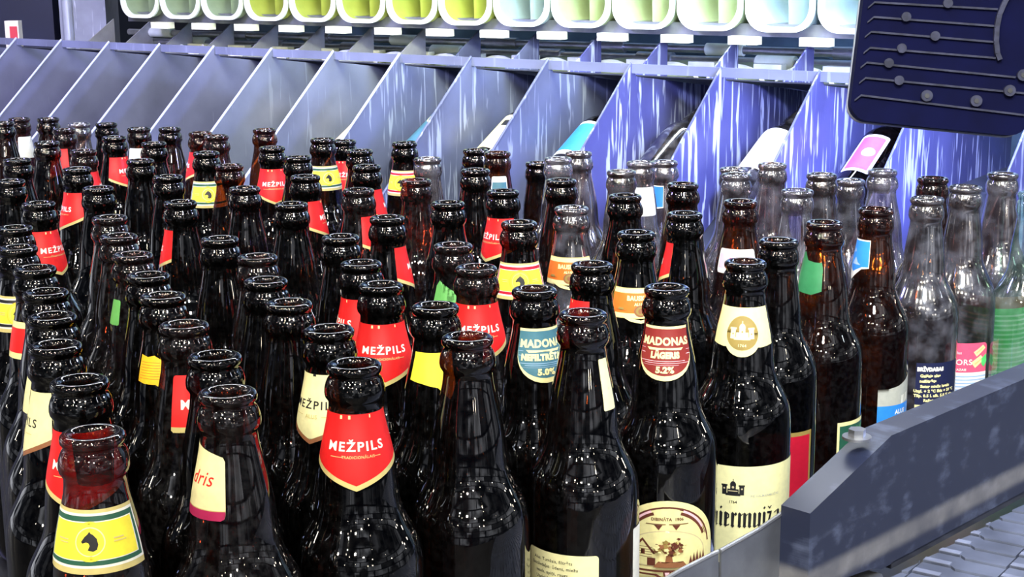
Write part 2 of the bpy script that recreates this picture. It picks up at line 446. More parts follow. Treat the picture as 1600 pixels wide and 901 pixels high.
NECK = {
    'red': L_red, 'cmez': L_creammez, 'horse': L_horse, 'horser': lambda: L_horse('crimson', 31, 55),
    'ned': lambda: L_madonas('teal', 'MADONAS', 'NEFILTRĒTAIS', '5,0%'), 'lag': lambda: L_madonas('burg', 'MADONAS', 'LĀGERIS', '5,2%'),
    'castle': L_castle, 'bau': L_bausk, 'ris': L_ris, 'wred': L_wred, 'redb': L_redbord, 'blue': L_blue,
    'strip': lambda: L_plain('paleyel', 4.2, 25, 54, .8).text('A', 0.8, 42, 2, 'beige'),
    'white': lambda: L_plain('white', 12, 24, 52, 2), 'redrect': lambda: L_plain('red', 12, 26, 57, 2, 'gold', 3).text('M', -4.5, 42, 7, 'white', .25),
    'horseb': lambda: L_horse('black', 34, 56),
    'yel': lambda: L_torn('yellow', [(-14, 25.5), (14, 25), (13, 44), (9, 52), (3, 45), (-6, 43), (-15, 42), (-14.5, 33)]),
    'ory': lambda: L_torn('amberp', [(-9, 34), (-3, 35), (2, 34), (8, 37), (9, 45), (8, 54), (3, 51), (-4, 51), (-9.5, 50)]).multi([rect(-8, 6, 38 + 1.6 * i, 38.3 + 1.6 * i) for i in range(7)], 'orange'),
    'grn': lambda: L_torn('leaf', [(-15, 28), (-12, 24), (-9, 31), (-5, 38), (2, 37), (9, 36), (10, 42), (4, 44), (-16, 44)]),
    'grn2': lambda: L_torn('grass', [(-14, 24), (-9, 22), (-4, 28), (3, 29), (9, 29), (10, 33), (9.5, 50), (3, 53), (-8, 52), (-13, 40)]),
    'grns': lambda: L_plain('leaf', 5, 30, 47, 1.5), 'cyan': lambda: L_plain('sky', 7, 22, 44, 2),
    'teal': lambda: L_plain('white', 9, 24, 50, 2).poly(rect(-8, 8, 30, 44), 'teal'),
}
# ---- body labels
def B_back():                                   # cream back label with small print
    l = Lab().poly(rect(-23, 23, 134, 205, 2), 'paleyel')
    tx = ['Alus. Tumšais, filtrēts', 'Sastāvdaļas: ūdens, miežu', 'iesals, apiņi, raugs.', 'Uzglabāt vēsā vietā', 'sargāt no saules.', 'Ieteicams līdz: skat. uz']
    for i, t in enumerate(tx): l.text(t, -5 + (i % 2) * .8, 139 + i * 3.7, 2.7, 'black', .03)
    return l
def B_white(): return L_plain('white', 9, 124, 200, 1)
def arc(cx, cy, r0, r1, a0, a1, ky=1, n=20):
    o = [(cx + r1 * math.cos(a0 + (a1 - a0) * i / n), cy - ky * r1 * math.sin(a0 + (a1 - a0) * i / n)) for i in range(n + 1)]
    return o + [(cx + r0 * math.cos(a1 - (a1 - a0) * i / n), cy - ky * r0 * math.sin(a1 - (a1 - a0) * i / n)) for i in range(n + 1)]
def B_tree():
    rng = random.Random(8)
    w = 33; c0 = 158
    l = Lab().poly([(w * math.cos(a), c0 - 32 * math.sin(a)) for a in [PI * i / 24 for i in range(25)]] + [(-w, 205), (w, 205)], 'cream')
    l.multi([arc(0, c0, 28.2, 29.4, .1, 2.95, .96), arc(0, c0, 24.8, 26.8, .35, 1.25, .96), arc(0, c0, 24.8, 26.8, 1.9, 2.8, .96), arc(0, c0, 27.2, 27.7, .3, 1.3, .98)], 'brown')
    l.multi([arc(0, c0, 26, 27.4, .5, 1.2, 1.0), arc(0, c0, 26, 27.4, 1.95, 2.65, 1.0)], 'rose')
    l.text('DIBINĀTA  1906', 0, 138, 2.6, 'brown', .08)
    l.multi([[(-8, 141.5), (-3, 141.5), (-5.2, 144.8)], [(3, 141.5), (8, 141.5), (5.4, 144.8)], rect(-13, -1, 140.8, 141.3), rect(1, 13, 140.8, 141.3)], 'brown')
    l.poly([(25 * math.cos(a), 160 - 15 * math.sin(a)) for a in [PI * i / 20 for i in range(21)]] + [(-25, 168.5), (25, 168.5)], 'beige')
    l.poly([(24.2 * math.cos(a), 160 - 14.4 * math.sin(a)) for a in [PI * i / 20 for i in range(21)]] + [(-24.2, 168), (24.2, 168)], 'cream')
    # cottage on the left
    l.multi([[(-22, 158), (-15, 150.5), (-7, 160), (-8.2, 160.6), (-15, 152.4), (-21, 159)], rect(-20, -19.4, 158, 167), rect(-16, -13.5, 158, 161), rect(-12, -7, 163, 168)] + [rect(-19, -9, 156 + 1.6 * i, 156.3 + 1.6 * i) for i in range(5)], 'brown')
    # oak: trunk, limbs, clumps of leaves
    l.multi([[(-1.5, 168), (-.4, 161), (-4, 157), (-3.2, 156.4), (.6, 159.4), (1, 155), (2, 155), (2.2, 159.6), (6, 156.6), (6.6, 157.4), (3, 161.4), (4, 168)]], 'bark')
    cl = []
    for i in range(34):
        a = rng.uniform(0, 2 * PI); q = rng.uniform(.2, 1)
        cx, cy = 1.5 + 10.5 * q * math.cos(a), 155 + 6.4 * q * math.sin(a)
        k = rng.uniform(.9, 2.0)
        cl.append([(cx + k * (1 + .25 * math.sin(5 * b + i)) * math.cos(b), cy + k * .8 * (1 + .25 * math.sin(5 * b + i)) * math.sin(b)) for b in [2 * PI * j / 14 for j in range(14)]])
    for i in range(34): l.multi([cl[i]], ('brown', 'bark', 'cream', 'brown', 'tan')[i % 5])
    l.multi([disc(1.5 + 8 * math.cos(i * 2.4), 154.8 + 5 * math.sin(i * 2.4), .9, .6, 8) for i in range(11)], 'cream')
    l.multi([[(-8, 168), (-5, 164), (-2, 166), (2, 164.4), (6, 166), (9, 164), (12, 168)]], 'bark')
    l.multi([[(12 + 2.1 * i, 168), (13.4 + 2.1 * i, 160.5 - 1.0 * (i % 3) - i * .5), (14.9 + 2.1 * i, 168)] for i in range(5)], 'brown')
    l.multi([rect(-31, 31, 169.5, 170.8), [(-31, 172), (-6, 172), (0, 175.8), (6, 172), (31, 172), (31, 173), (7, 173.2), (0, 177.6), (-7, 173.2), (-31, 173)], [(-2.4, 170), (2.4, 170), (2, 173.4), (0, 175), (-2, 173.4)]], 'brown')
    l.poly([(-1.3, 171), (1.3, 171), (1, 172.8), (0, 173.8), (-1, 172.8)], 'rose')
    l.text('MADONAS', 0, 182.5, 12.5, 'black', .5, 0, .9).text('MADONAS', 0, 182.5, 12.5, 'grey', .0, 0, .9)
    return l
def blackletter(x, base, h=10.2, p=3.3):
    # broken-letter strokes: minims with diamond heads and feet
    out = []
    w = 1.75
    def minim(x, top=0.0, foot=True):
        out.append([(x, base - h - top + .7), (x + w * .5, base - h - top - .3), (x + w + .35, base - h - top + 1.0), (x + w, base - h - top + 1.8), (x + w, base - 1.2), (x + w + .5, base - .8), (x + w * .55, base + .6), (x - .3, base - .8), (x, base - 1.2)])
    def hair(x0, d0, x1, d1, t=.45):
        out.append([(x0, d0), (x1, d1), (x1, d1 + t * 1.6), (x0, d0 + t * 1.6)])
    def dot(x):
        out.append([(x + .2, base - h - 2.6), (x + 1.2, base - h - 3.8), (x + 1.9, base - h - 2.8), (x + .9, base - h - 1.6)])
    for ch in 'Valmiermuiža':
        if ch == 'V':
            minim(x, 3); minim(x + p * 1.3, 2.2); hair(x + w, base - 1.5, x + p * 1.3, base - .4); hair(x - 1, base - h - 2, x + w, base - h - 3.6); x += p * 2.6
        elif ch == 'l': minim(x, 3.6); x += p
        elif ch == 'i': minim(x); dot(x); x += p
        elif ch == 'r': minim(x); out.append([(x + w, base - h + 1.4), (x + w + 1.3, base - h - .3), (x + w + 2.1, base - h + 1.2), (x + w + 1.2, base - h + 2.4)]); x += p * 1.35
        elif ch == 'e':
            minim(x); out.append([(x + w, base - h + .2), (x + w + 1.6, base - h + 1.6), (x + w + 1.6, base - h + 3.8), (x + w, base - h + 5.2), (x + w, base - h + 4.2), (x + w + .7, base - h + 3.4), (x + w + .7, base - h + 2), (x + w, base - h + 1.3)])
            hair(x + w, base - 1.0, x + w + 1.7, base - 2.0); x += p * 1.4
        elif ch == 'm':
            for k in range(3):
                minim(x)
                if k < 2: hair(x + w, base - h + 1.8, x + p, base - h + .2)
                x += p
        elif ch == 'u':
            for k in range(2):
                minim(x)
                if k < 1: hair(x + w, base - .6, x + p, base - 2.2)
                x += p
        elif ch == 'ž':
            out.append([(x, base - h), (x + 3.6, base - h + .3), (x + 3.4, base - h + 1.8), (x + 1.6, base - 1.8), (x + 3.8, base - 1.6), (x + 3.5, base), (x - .2, base), (x, base - 1.6), (x + 1.9, base - h + 1.8), (x - .2, base - h + 1.5)])
            out.append([(x + .2, base - h - 3.4), (x + 1.0, base - h - 3.6), (x + 1.8, base - h - 2.6), (x + 2.8, base - h - 3.7), (x + 3.4, base - h - 3.3), (x + 1.8, base - h - 1.4)]); x += p * 1.5
        else:
            minim(x + p); out.append([(x + p, base - h + 3.6), (x + .3, base - h + 5.2), (x + .3, base - 1.4), (x + 1.2, base + .4), (x + p, base - 1.2), (x + p, base - 2.2), (x + 1.5, base - 1.8), (x + 1.5, base - h + 5.4), (x + p, base - h + 4.8)])
            hair(x + .5, base - h + 1.5, x + p, base - h + .2); x += p * 2
    return out
def B_castle():
    l = Lab().poly(rect(-60, 60, 131.5, 200), 'paleyel').multi(castle(.98, -1, 148), 'black')
    l.multi([disc(-1, 146, .8), rect(-4, 2, 148.3, 148.9), disc(-6.8, 147, .6), disc(4.8, 147, .6)], 'beige')
    l.text('1764', -1, 156.3, 2.6, 'black', .05).text('PIE VALMIERMUIŽAS', 21, 152, 2.2, 'grey', .02)
    l.multi(blackletter(-38.0, 173.5), 'black')
    return l
def B_crimson(): return Lab().poly(rect(-23, 23, 134, 210), 'tan').poly(rect(-20.8, 20.8, 137, 208), 'crimson')
def B_green(): return Lab().poly(rect(-20, 20, 149, 210), 'cream').poly(rect(-18, 18, 152, 208), 'green').text('ALUS', 0, 158, 9, 'leaf', .2)
def B_wblue():
    l = Lab().poly([(-19, 141), (-10, 141), (0, 139.5), (10, 136), (19, 131), (19, 205), (-19, 205)], 'grey').poly(rect(-19, 19, 155, 205), 'blue')
    l.multi([rect(4 + 2 * i, 5.4 + 2 * i, 148 - i * .4, 155 - i * .4) for i in range(5)], 'white').text('ALUS', 3, 161, 5, 'white', .2).text('GAIŠAIS', -4, 172, 6, 'sky', .2)
    return l
def B_navy():
    l = Lab().poly(rect(-21, 21, 134, 170), 'navy').poly(rect(-21, 21, 170, 200), 'cream')
    l.text('BRĪVDABAS', -9, 139.5, 4.4, 'white', .35, 0, .9).text('Gaišais alus', -9, 145, 3.4, 'cream', .2).text('nefiltrēts', -11, 149.5, 3.4, 'cream', .2)
    for i, t in enumerate(['Satur miežu iesalu', 'Uzgl. + 2 °C līdz + 20 °C', 'Tilp. 0,5 l, alk. 5,0 % tilp.', 'Ražots Latvijā']):
        l.text(t, -4, 154 + i * 4, 3.3, 'cream', .2)
    return l
def B_pink():
    l = Lab().poly(rect(-21, 17, 132, 205, 4), 'pink').poly(rect(-16, 17, 158, 205), 'white')
    l.multi([rect(-14, 17, 161 + 3 * i, 162.3 + 3 * i) for i in range(5)], 'sky')
    l.multi([[(3, 140), (12, 134), (15, 137), (6, 144)], [(1, 149), (10, 143), (14, 147), (5, 154)]], 'cream').multi([[(5, 140.6), (13, 135.4), (13.6, 136), (5.8, 141.6)], [(4, 150), (12, 145), (12.6, 146), (5, 151.5)]], 'gold')
    l.poly([(11, 146), (16, 142), (17, 149), (14, 154), (11, 151)], 'lime')
    l.text('CORS', -7.5, 149, 7, 'white', .1).text('MAZAIS', -8, 155.5, 2.8, 'white', .1).text('alus', -10, 140.5, 3.4, 'rose', .1)
    return l
def B_stripe():
    l = Lab().poly(rect(-45, 45, 110, 121), 'bark').poly(rect(-45, 45, 121, 205), 'lime')
    l.multi([rect(-45, 45, 127 + 4.4 * i, 128.8 + 4.4 * i) for i in range(15)], 'mint')
    return l
BODY = dict(back=B_back, side=B_white, tree=B_tree, castle=B_castle, crimson=B_crimson, green=B_green, wblue=B_wblue, navy=B_navy, pink=B_pink, stripe=B_stripe)

# ------------------------------------------------------------------ the setting
bm = bmesh.new()
box(bm, (-4, -2.5, -.85), (8, 0, 0), (0, 8.5, 0), (0, 0, .05))
tag(link('floor', mesh_of('floor', bm, [mat('hall_floor', (.03, .033, .04), .5, 0, .3, 8)])), kind='structure')
bm = bmesh.new()
box(bm, (-4, 5.6, -.8), (8, 0, 0), (0, .1, 0), (0, 0, 4.4))
tag(link('wall_back', mesh_of('wall_back', bm, [mat('hall_wall', (.012, .02, .055), .6, 0, .3, 3)])), kind='structure')

M_bedp = mat('dark_conveyor_plastic', (.012, .013, .018), .35, 0, .4, 40)
M_steel = mat('brushed_steel', (.42, .43, .45), .32, .9, .12, 60)
M_steeld = mat('dull_steel', (.30, .31, .33), .42, .85, .15, 40)

# rail line of the chute block (runs to the right and nearer)
DHR = .145
A0 = at_dh(26, 60, DHR); A1 = at_dh(1282, 112, DHR)
A1.z = A0.z
RD = (A1 - A0).normalized()                    # along the row, to the right and nearer
PITCH = (A1 - A0).length / 12
BD = Vector((-abs(RD.y), -abs(RD.x), 0)).normalized()   # down the chutes, towards the bottles
ZU = Vector((0, 0, 1))
SL = math.tan(math.radians(42))                # fall of the divider tops
SF = math.tan(math.radians(30))                # fall of the chute floor
FE = .148                                      # where the floor meets the conveyor
# conveyor bed under the bottles, running from the chutes to the camera side
bedz = -.05
bm = bmesh.new()
q0 = A0 + BD * .156 - RD * .5; q1 = A0 + BD * .156 + RD * (PITCH * 16)
gp = at_dh(1393, 680, .30); gq = at_dh(1600, 592, .30); gq.z = gp.z
GD = (gq - gp).normalized()                    # along the guard rail, away to the right
GN = Vector((GD.y, -GD.x, 0))                  # out of the guard, towards the belt on the right
a = gp - GN * .012 - GD * .95
b_ = gp - GN * .012 + GD * .95
pts = [Vector((q0.x, q0.y, 0)), Vector((-1.1, .1, 0)), Vector((a.x - .1, .1, 0)), Vector((a.x, a.y, 0)), Vector((b_.x, b_.y, 0)), Vector((q1.x, q1.y, 0))]
prism(bm, [p + ZU * bedz for p in pts], (0, 0, -bedz))
tag(link('bottle_conveyor', mesh_of('bed', bm, [M_bedp])), 'dark flat conveyor bed that the crowded brown bottles stand on', 'conveyor')

# ------------------------------------------------------------------ guard rail
def guard():
    root = empty('guard_rail', (gp.x, gp.y, 0))
    def loc(p): return Vector(p) - root.location
    m1 = None
    # side outline in (u along GD, z)
    zt = gp.z
    plane_n = GN
    e = on_plane(1266, 802, gp, plane_n)       # lower end of the sloping nose
    ue = (e - gp).dot(GD); ze = e.z
    ub = (on_plane(1377, 897, gp, plane_n) - gp).dot(GD)
    zb = .036
    M, N, L = nt('scuffed_dark_plastic')
    b = N['Principled BSDF']
    tc = N.new('ShaderNodeTexCoord'); mp = N.new('ShaderNodeMapping')
    mp.inputs['Rotation'].default_value = (0, 0, -math.atan2(GD.y, GD.x))
    L.new(tc.outputs['Object'], mp.inputs[0])
    mp2 = N.new('ShaderNodeMapping'); mp2.inputs['Scale'].default_value = (40, 1, 90); L.new(mp.outputs[0], mp2.inputs[0])
    n1 = N.new('ShaderNodeTexNoise'); n1.inputs['Scale'].default_value = 1; n1.inputs['Detail'].default_value = 9; n1.inputs['Roughness'].default_value = .7
    L.new(mp2.outputs[0], n1.inputs['Vector'])
    n2 = N.new('ShaderNodeTexNoise'); n2.inputs['Scale'].default_value = 45; n2.inputs['Detail'].default_value = 6; L.new(tc.outputs['Object'], n2.inputs['Vector'])
    mu = N.new('ShaderNodeMath'); mu.operation = 'MULTIPLY'; L.new(n1.outputs[0], mu.inputs[0]); L.new(n2.outputs[0], mu.inputs[1])
    r = N.new('ShaderNodeValToRGB'); r.color_ramp.elements[0].position = .27; r.color_ramp.elements[0].color = (.013, .017, .038, 1)
    r.color_ramp.elements[1].position = .50; r.color_ramp.elements[1].color = (.10, .12, .19, 1)
    L.new(mu.outputs[0], r.inputs[0])
    # rubbed grey band low on the side
    sx = N.new('ShaderNodeSeparateXYZ'); L.new(tc.outputs['Object'], sx.inputs[0])
    bd = N.new('ShaderNodeMapRange'); bd.interpolation_type = 'SMOOTHSTEP'
    ab = N.new('ShaderNodeMath'); ab.operation = 'SUBTRACT'; ab.inputs[1].default_value = .053; L.new(sx.outputs[2], ab.inputs[0])
    ab2 = N.new('ShaderNodeMath'); ab2.operation = 'ABSOLUTE'; L.new(ab.outputs[0], ab2.inputs[0])
    bd.inputs[1].default_value = .003; bd.inputs[2].default_value = .010; bd.inputs[3].default_value = 1; bd.inputs[4].default_value = 0
    L.new(ab2.outputs[0], bd.inputs[0])
    m2 = N.new('ShaderNodeMath'); m2.operation = 'MULTIPLY'; L.new(bd.outputs[0], m2.inputs[0]); L.new(n2.outputs[0], m2.inputs[1])
    mx = N.new('ShaderNodeMix'); mx.data_type = 'RGBA'; L.new(m2.outputs[0], mx.inputs[0]); L.new(r.outputs[0], mx.inputs[6]); mx.inputs[7].default_value = (.26, .25, .24, 1)
    L.new(mx.outputs[2], b.inputs['Base Color']); b.inputs['Roughness'].default_value = .38
    T = .021
    prof = [(ub, zb), (ub - .012, zb + .004), (ue, zb + .012), (ue, ze), (0, zt), (.42, zt), (.42, zb)]
    bm = bmesh.new()
    prism(bm, [loc(gp + GD * u + ZU * (z - gp.z)) for u, z in prof], -GN * T)
    bevel(bm, .0022, 2)
    link('plate', mesh_of('plate', bm, [M], 30), root)
    # bolt with washer on the top face
    c = at_dh(1358, 690, .3 + .001)
    c = loc(gp + GD * ((c - gp).dot(GD) - .004) - GN * T * .55)
    bm = bmesh.new()
    tube(bm, c + ZU * .0006, c + ZU * .0024, .0092, 24)
    bevel(bm, .0004, 1, 50)
    w = link('washer', mesh_of('washer', bm, [M_steel], 40), root)
    bm = bmesh.new()
    tube(bm, c + ZU * .0022, c + ZU * .0072, .0056, 6)
    bevel(bm, .0005, 2, 50)
    link('bolt_head', mesh_of('bolt_head', bm, [M_steel], 40), root)
    # lighter wear strip under the plate
    bm = bmesh.new()
    prism(bm, [loc(gp + GD * u + ZU * (z - gp.z)) for u, z in ((ub + .012, .0325), (.42, .0325), (.42, .037), (ub + .012, .037))], -GN * T * .8)
    link('wear_strip', mesh_of('wear_strip', bm, [M_bedp]), root)
    tag(root, 'thick scuffed dark guard rail with sloped nose and bolt, beside the grey belt', 'guard rail')
guard()

# thin steel guide strips in front of the castle-label bottle
def strips():
    bk = gp - GN * .021
    def P(x, y): return on_plane(x, y, bk, GN)
    for k, (pts, lab) in enumerate([
        ([(1127, 861), (1186, 828), (1228, 799), (1231, 905), (1127, 945)], 'thin bent steel guide strip touching the nose of the dark guard rail'),
        ([(1040, 906), (1062, 893), (1123, 862), (1123, 950), (1040, 990)], 'thin steel guide strip nearest the brown-tree label, lower left of its twin')]):
        root = empty('guide_strip', P(*pts[-1]))
        bm = bmesh.new()
        prism(bm, [P(x, y) - root.location for x, y in pts], -GN * .0016)
        bevel(bm, .0004, 1, 50)
        link('strip_plate', mesh_of('strip_plate', bm, [M_steeld], 30), root)
        # rolled bright top edge
        bm = bmesh.new()
        n = 3
        for i in range(n - 1):
            tube(bm, P(*pts[i]) - root.location - GN * .0008, P(*pts[i + 1]) - root.location - GN * .0008, .0014, 8)
        link('rolled_edge', mesh_of('rolled_edge', bm, [M_steel], 40), root)
        tag(root, lab, 'guide strip', 'steel guide strips at the front of the guard rail')
    # plate the strips and rail are bolted to
    root = empty('mounting_plate', at_dh(1290, 893, .392))
    c = [at_dh(x, y, .392) for x, y in ((1165, 900), (1215, 872), (1330, 884), (1378, 896), (1400, 960), (1165, 990))]
    bm = bmesh.new()
    prism(bm, [p - root.location for p in c], (0, 0, -.008))
    bevel(bm, .0008, 1)
    link('steel_plate', mesh_of('steel_plate', bm, [M_steel], 30), root)
    b0 = at_dh(1194, 893, .385) - root.location
    bm = bmesh.new()
    tube(bm, b0 - ZU * .006, b0, .0105, 24); bevel(bm, .0006, 1, 50)
    link('washer', mesh_of('washer', bm, [M_steel], 40), root)
    bm = bmesh.new()
    tube(bm, b0 - ZU * .0005, b0 + ZU * .0065, .0064, 6); bevel(bm, .0006, 2, 50)
    link('bolt_head', mesh_of('bolt_head', bm, [M_steel], 40), root)
    tag(root, 'steel mounting plate with a hex bolt below the guide strips', 'plate')
strips()

# ------------------------------------------------------------------ grey modular belt on the right
def belt():
    M = mat('grey_belt_plastic', (.105, .12, .17), .34, 0, .25, 30)
    M2 = mat('worn_belt_edge', (.19, .21, .29), .3, 0, .2, 60)
    Z = .030
    o = Vector((gp.x, gp.y, 0))
    bm = bmesh.new()
    U, V = .0216, .0517
    BU = (GD * math.cos(math.radians(11)) - GN * math.sin(math.radians(11))).normalized()
    BV = Vector((BU.y, -BU.x, 0))
    for i in range(-16, 26):
        for j in range(-6, 9):
            u0 = i * U; v0 = j * V + .010
            g = .0005
            s = V * .42; tooth = U * .20
            if (BU * (u0 + U * .5) + BV * (v0 + V)).dot(GN) < -.02: continue
            P = [(u0 + g, v0 + g), (u0 + g, v0 + s - .002), (u0 + g - tooth, v0 + s + .002), (u0 + g - tooth, v0 + V - g),
                 (u0 + U - g - tooth, v0 + V - g), (u0 + U - g - tooth, v0 + s + .002), (u0 + U - g, v0 + s - .002), (u0 + U - g, v0 + g)]
            a = [bm.verts.new(BU * u + BV * v + ZU * (Z - .0030 + .0014 * ((u0 + U - u) / U))) for u, v in P]
            b = [bm.verts.new(p.co - ZU * .005) for p in a]
            bm.faces.new(a)
            n = len(a)
            for k in range(n): bm.faces.new((a[k], b[k], b[(k + 1) % n], a[(k + 1) % n]))
            t = [(u0 + g, v0 + g + .0005), (u0 + g, v0 + s - .003), (u0 + g + .0052, v0 + s - .003), (u0 + g + .0052, v0 + g + .0005)]
            a = [bm.verts.new(BU * u + BV * v + ZU * (Z - .0011)) for u, v in t]
            b = [bm.verts.new(p.co - ZU * .004) for p in a]
            bm.faces.new(a).material_index = 1
            for k in range(4): bm.faces.new((a[k], b[k], b[(k + 1) % 4], a[(k + 1) % 4])).material_index = 1
    bmesh.ops.bisect_plane(bm, geom=bm.verts[:] + bm.edges[:] + bm.faces[:], plane_co=GN * .0015, plane_no=GN, clear_inner=True)
    root = empty('plastic_belt', o)
    link('belt_links', mesh_of('belt_links', bm, [M, M2], 20), root)
    bm = bmesh.new()
    prism(bm, [ZU * (Z - .05) + q for q in (GN * .002 - GD * .35, GN * .002 + GD * .42, GN * .45 + GD * .42, GN * .45 - GD * .35)], ZU * .0405)
    link('belt_bed', mesh_of('belt_bed', bm, [M_bedp]), root)
    # small white guide block at the far end of the rail
    tag(root, 'grey modular plastic conveyor belt of interlocking links beside the dark guard rail', 'conveyor belt')
belt()

# ------------------------------------------------------------------ discharge chutes behind the bottles
def streak_steel(name, amount, dark=(.10, .11, .20), light=(.72, .78, .95)):
    m, N, L = nt(name)
    b = N['Principled BSDF']
    tc = N.new('ShaderNodeTexCoord'); mp = N.new('ShaderNodeMapping'); mp.inputs['Scale'].default_value = (110, 110, 9)
    oi = N.new('ShaderNodeObjectInfo'); va = N.new('ShaderNodeVectorMath'); va.operation = 'ADD'
    ml = N.new('ShaderNodeVectorMath'); ml.operation = 'SCALE'; ml.inputs[3].default_value = 7
    cb = N.new('ShaderNodeCombineXYZ'); L.new(oi.outputs['Random'], cb.inputs[0]); L.new(oi.outputs['Random'], cb.inputs[2])
    L.new(cb.outputs[0], ml.inputs[0]); L.new(tc.outputs['Object'], va.inputs[0]); L.new(ml.outputs[0], va.inputs[1])
    L.new(va.outputs[0], mp.inputs[0])
    n1 = N.new('ShaderNodeTexNoise'); n1.inputs['Scale'].default_value = 1; n1.inputs['Detail'].default_value = 3; n1.inputs['Distortion'].default_value = .6
    L.new(mp.outputs[0], n1.inputs['Vector'])
    r = N.new('ShaderNodeMapRange'); r.interpolation_type = 'SMOOTHSTEP'
    r.inputs[1].default_value = .66 - amount * .2; r.inputs[2].default_value = .74 - amount * .2
    L.new(n1.outputs[0], r.inputs[0])
    n2 = N.new('ShaderNodeTexNoise'); n2.inputs['Scale'].default_value = 9; n2.inputs['Detail'].default_value = 6; L.new(va.outputs[0], n2.inputs['Vector'])
    rr = N.new('ShaderNodeValToRGB'); rr.color_ramp.elements[0].position = .3; rr.color_ramp.elements[1].position = .7
    rr.color_ramp.elements[0].color = (*[c * .75 for c in dark], 1); rr.color_ramp.elements[1].color = (*[min(1, c * 1.3) for c in dark], 1)
    L.new(n2.outputs[0], rr.inputs[0])
    mx = N.new('ShaderNodeMix'); mx.data_type = 'RGBA'; L.new(r.outputs[0], mx.inputs[0]); L.new(rr.outputs[0], mx.inputs[6]); mx.inputs[7].default_value = (*light, 1)
    L.new(mx.outputs[2], b.inputs['Base Color'])
    b.inputs['Metallic'].default_value = .15; b.inputs['Roughness'].default_value = .45
    return m
M_ch = [streak_steel('clean_chute_steel', 0, (.17, .18, .28), (.21, .22, .32)), streak_steel('water_marked_steel', .25, (.17, .19, .26), (.24, .27, .35)),
        streak_steel('scaled_steel', .45, (.11, .125, .20), (.30, .34, .44)), streak_steel('heavily_scaled_steel', .62, (.08, .085, .22), (.5, .56, .72))]
M_floor = mat('shade_dark_chute', (.035, .04, .05), .4, 0, .35, 18)  # shade between the dividers put into a dark floor colour
M_edge = mat('pale_steel_edge', (.60, .65, .80), .3, .4, .05, 40)
CH_H = .15
NB = range(-1, 17)
def chutes():
    org = A0.copy(); org.z = 0
    root = empty('bottle_chute', org)
    def P(n, s, z): return A0 + RD * (n * PITCH) + BD * s + ZU * z - org   # n: divider number, s: down the chute, z: from the rail height
    n0, n1 = -1, 16.4
    bm = bmesh.new()
    s0, s1 = -.08, FE
    def fz(q): return -A0.z + (FE - q) * SF
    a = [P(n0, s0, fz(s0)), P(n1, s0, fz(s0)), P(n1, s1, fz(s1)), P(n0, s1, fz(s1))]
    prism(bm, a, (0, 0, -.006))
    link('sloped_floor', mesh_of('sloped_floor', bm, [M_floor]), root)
    bm = bmesh.new()
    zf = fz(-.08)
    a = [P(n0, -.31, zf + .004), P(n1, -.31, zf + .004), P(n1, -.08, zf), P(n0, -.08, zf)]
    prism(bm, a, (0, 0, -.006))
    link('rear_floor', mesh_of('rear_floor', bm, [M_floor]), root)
    bm = bmesh.new()
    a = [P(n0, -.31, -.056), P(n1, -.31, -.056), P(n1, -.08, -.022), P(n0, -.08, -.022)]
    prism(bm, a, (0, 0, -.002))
    link('added_shade_cover', mesh_of('added_shade_cover', bm, [M_floor]), root)  # unseen sheet added to keep the chute interior in shade
    bm = bmesh.new()
    box(bm, P(n0, .0, -.013), RD * ((n1 - n0) * PITCH), -BD * .004, ZU * .013)
    bevel(bm, .001, 1)
    link('cross_bar', mesh_of('cross_bar', bm, [M_ch[1]], 30), root)
    for n in NB:
        base = P(n, 0, 0)
        T = RD * -.0022
        s1 = .245
        bm = bmesh.new()
        pts = [(0, .001), (s1, -s1 * SL), (s1, -A0.z + .003), (FE - .004, -A0.z + .003), (-.08, fz(-.08)), (-.31, fz(-.08) + .004), (-.31, -.058), (-.012, -.018)]
        prism(bm, [BD * s + ZU * z for s, z in pts], T)
        mi = 0 if n < 5 else 1 if n < 7 else 2 if n < 10 else 3
        o = link('divider', mesh_of('divider', bm, [M_ch[mi]]), root)
        o.location = base
        if n < 10: w = .0021
        else: w = .0015
        bm = bmesh.new()
        tube(bm, T * .5 + ZU * .001, T * .5 + BD * s1 + ZU * (-s1 * SL + .001), w, 10)
        e = link('bright_edge', mesh_of('bright_edge', bm, [M_edge if n < 8 else M_ch[2]], 40), o)  # edge highlight put into a paler colour on the left dividers
    tag(root, 'row of sloping steel bottle chutes with parallel dividers behind the bottles', 'bottle chute')
    return P
chutes()

# upright fins under the pocket row, further back
FD = RD.copy()
F0 = at_dh(236, 35, .1325); F1 = at_dh(1270, 66, .1325); F1.z = F0.z
nF = 12
FDir = (F1 - F0).normalized(); FP = (F1 - F0).length / nF
FB = Vector((-abs(FDir.y), -abs(FDir.x), 0)).normalized()
M_fin = mat('grey_fin_steel', (.34, .35, .34), .5, .1, .2, 20)
def fins():
    org = F0.copy(); org.z = 0
    root = empty('fin_rack', org)
    for n in range(-1, 14):
        p = F0 + FDir * (FP * n) - org
        bm = bmesh.new()
        pts = [(0, .006), (.14, -.085), (.14, -.15), (0, -.15)]
        prism(bm, [FB * s + ZU * z for s, z in pts], FDir * .003)
        o = link('fin', mesh_of('fin', bm, [M_fin if n < 7 else M_ch[2] if n < 9 else M_ch[3]]), root)
        o.location = p
    bm = bmesh.new()
    box(bm, F0 - org + FDir * (-1.5 * FP) + ZU * -.165, FDir * (15.5 * FP), FB * .12, ZU * .014)
    link('base_bar', mesh_of('base_bar', bm, [M_steeld]), root)
    tag(root, 'row of grey triangular steel fins just below the pocket row', 'rack')
fins()

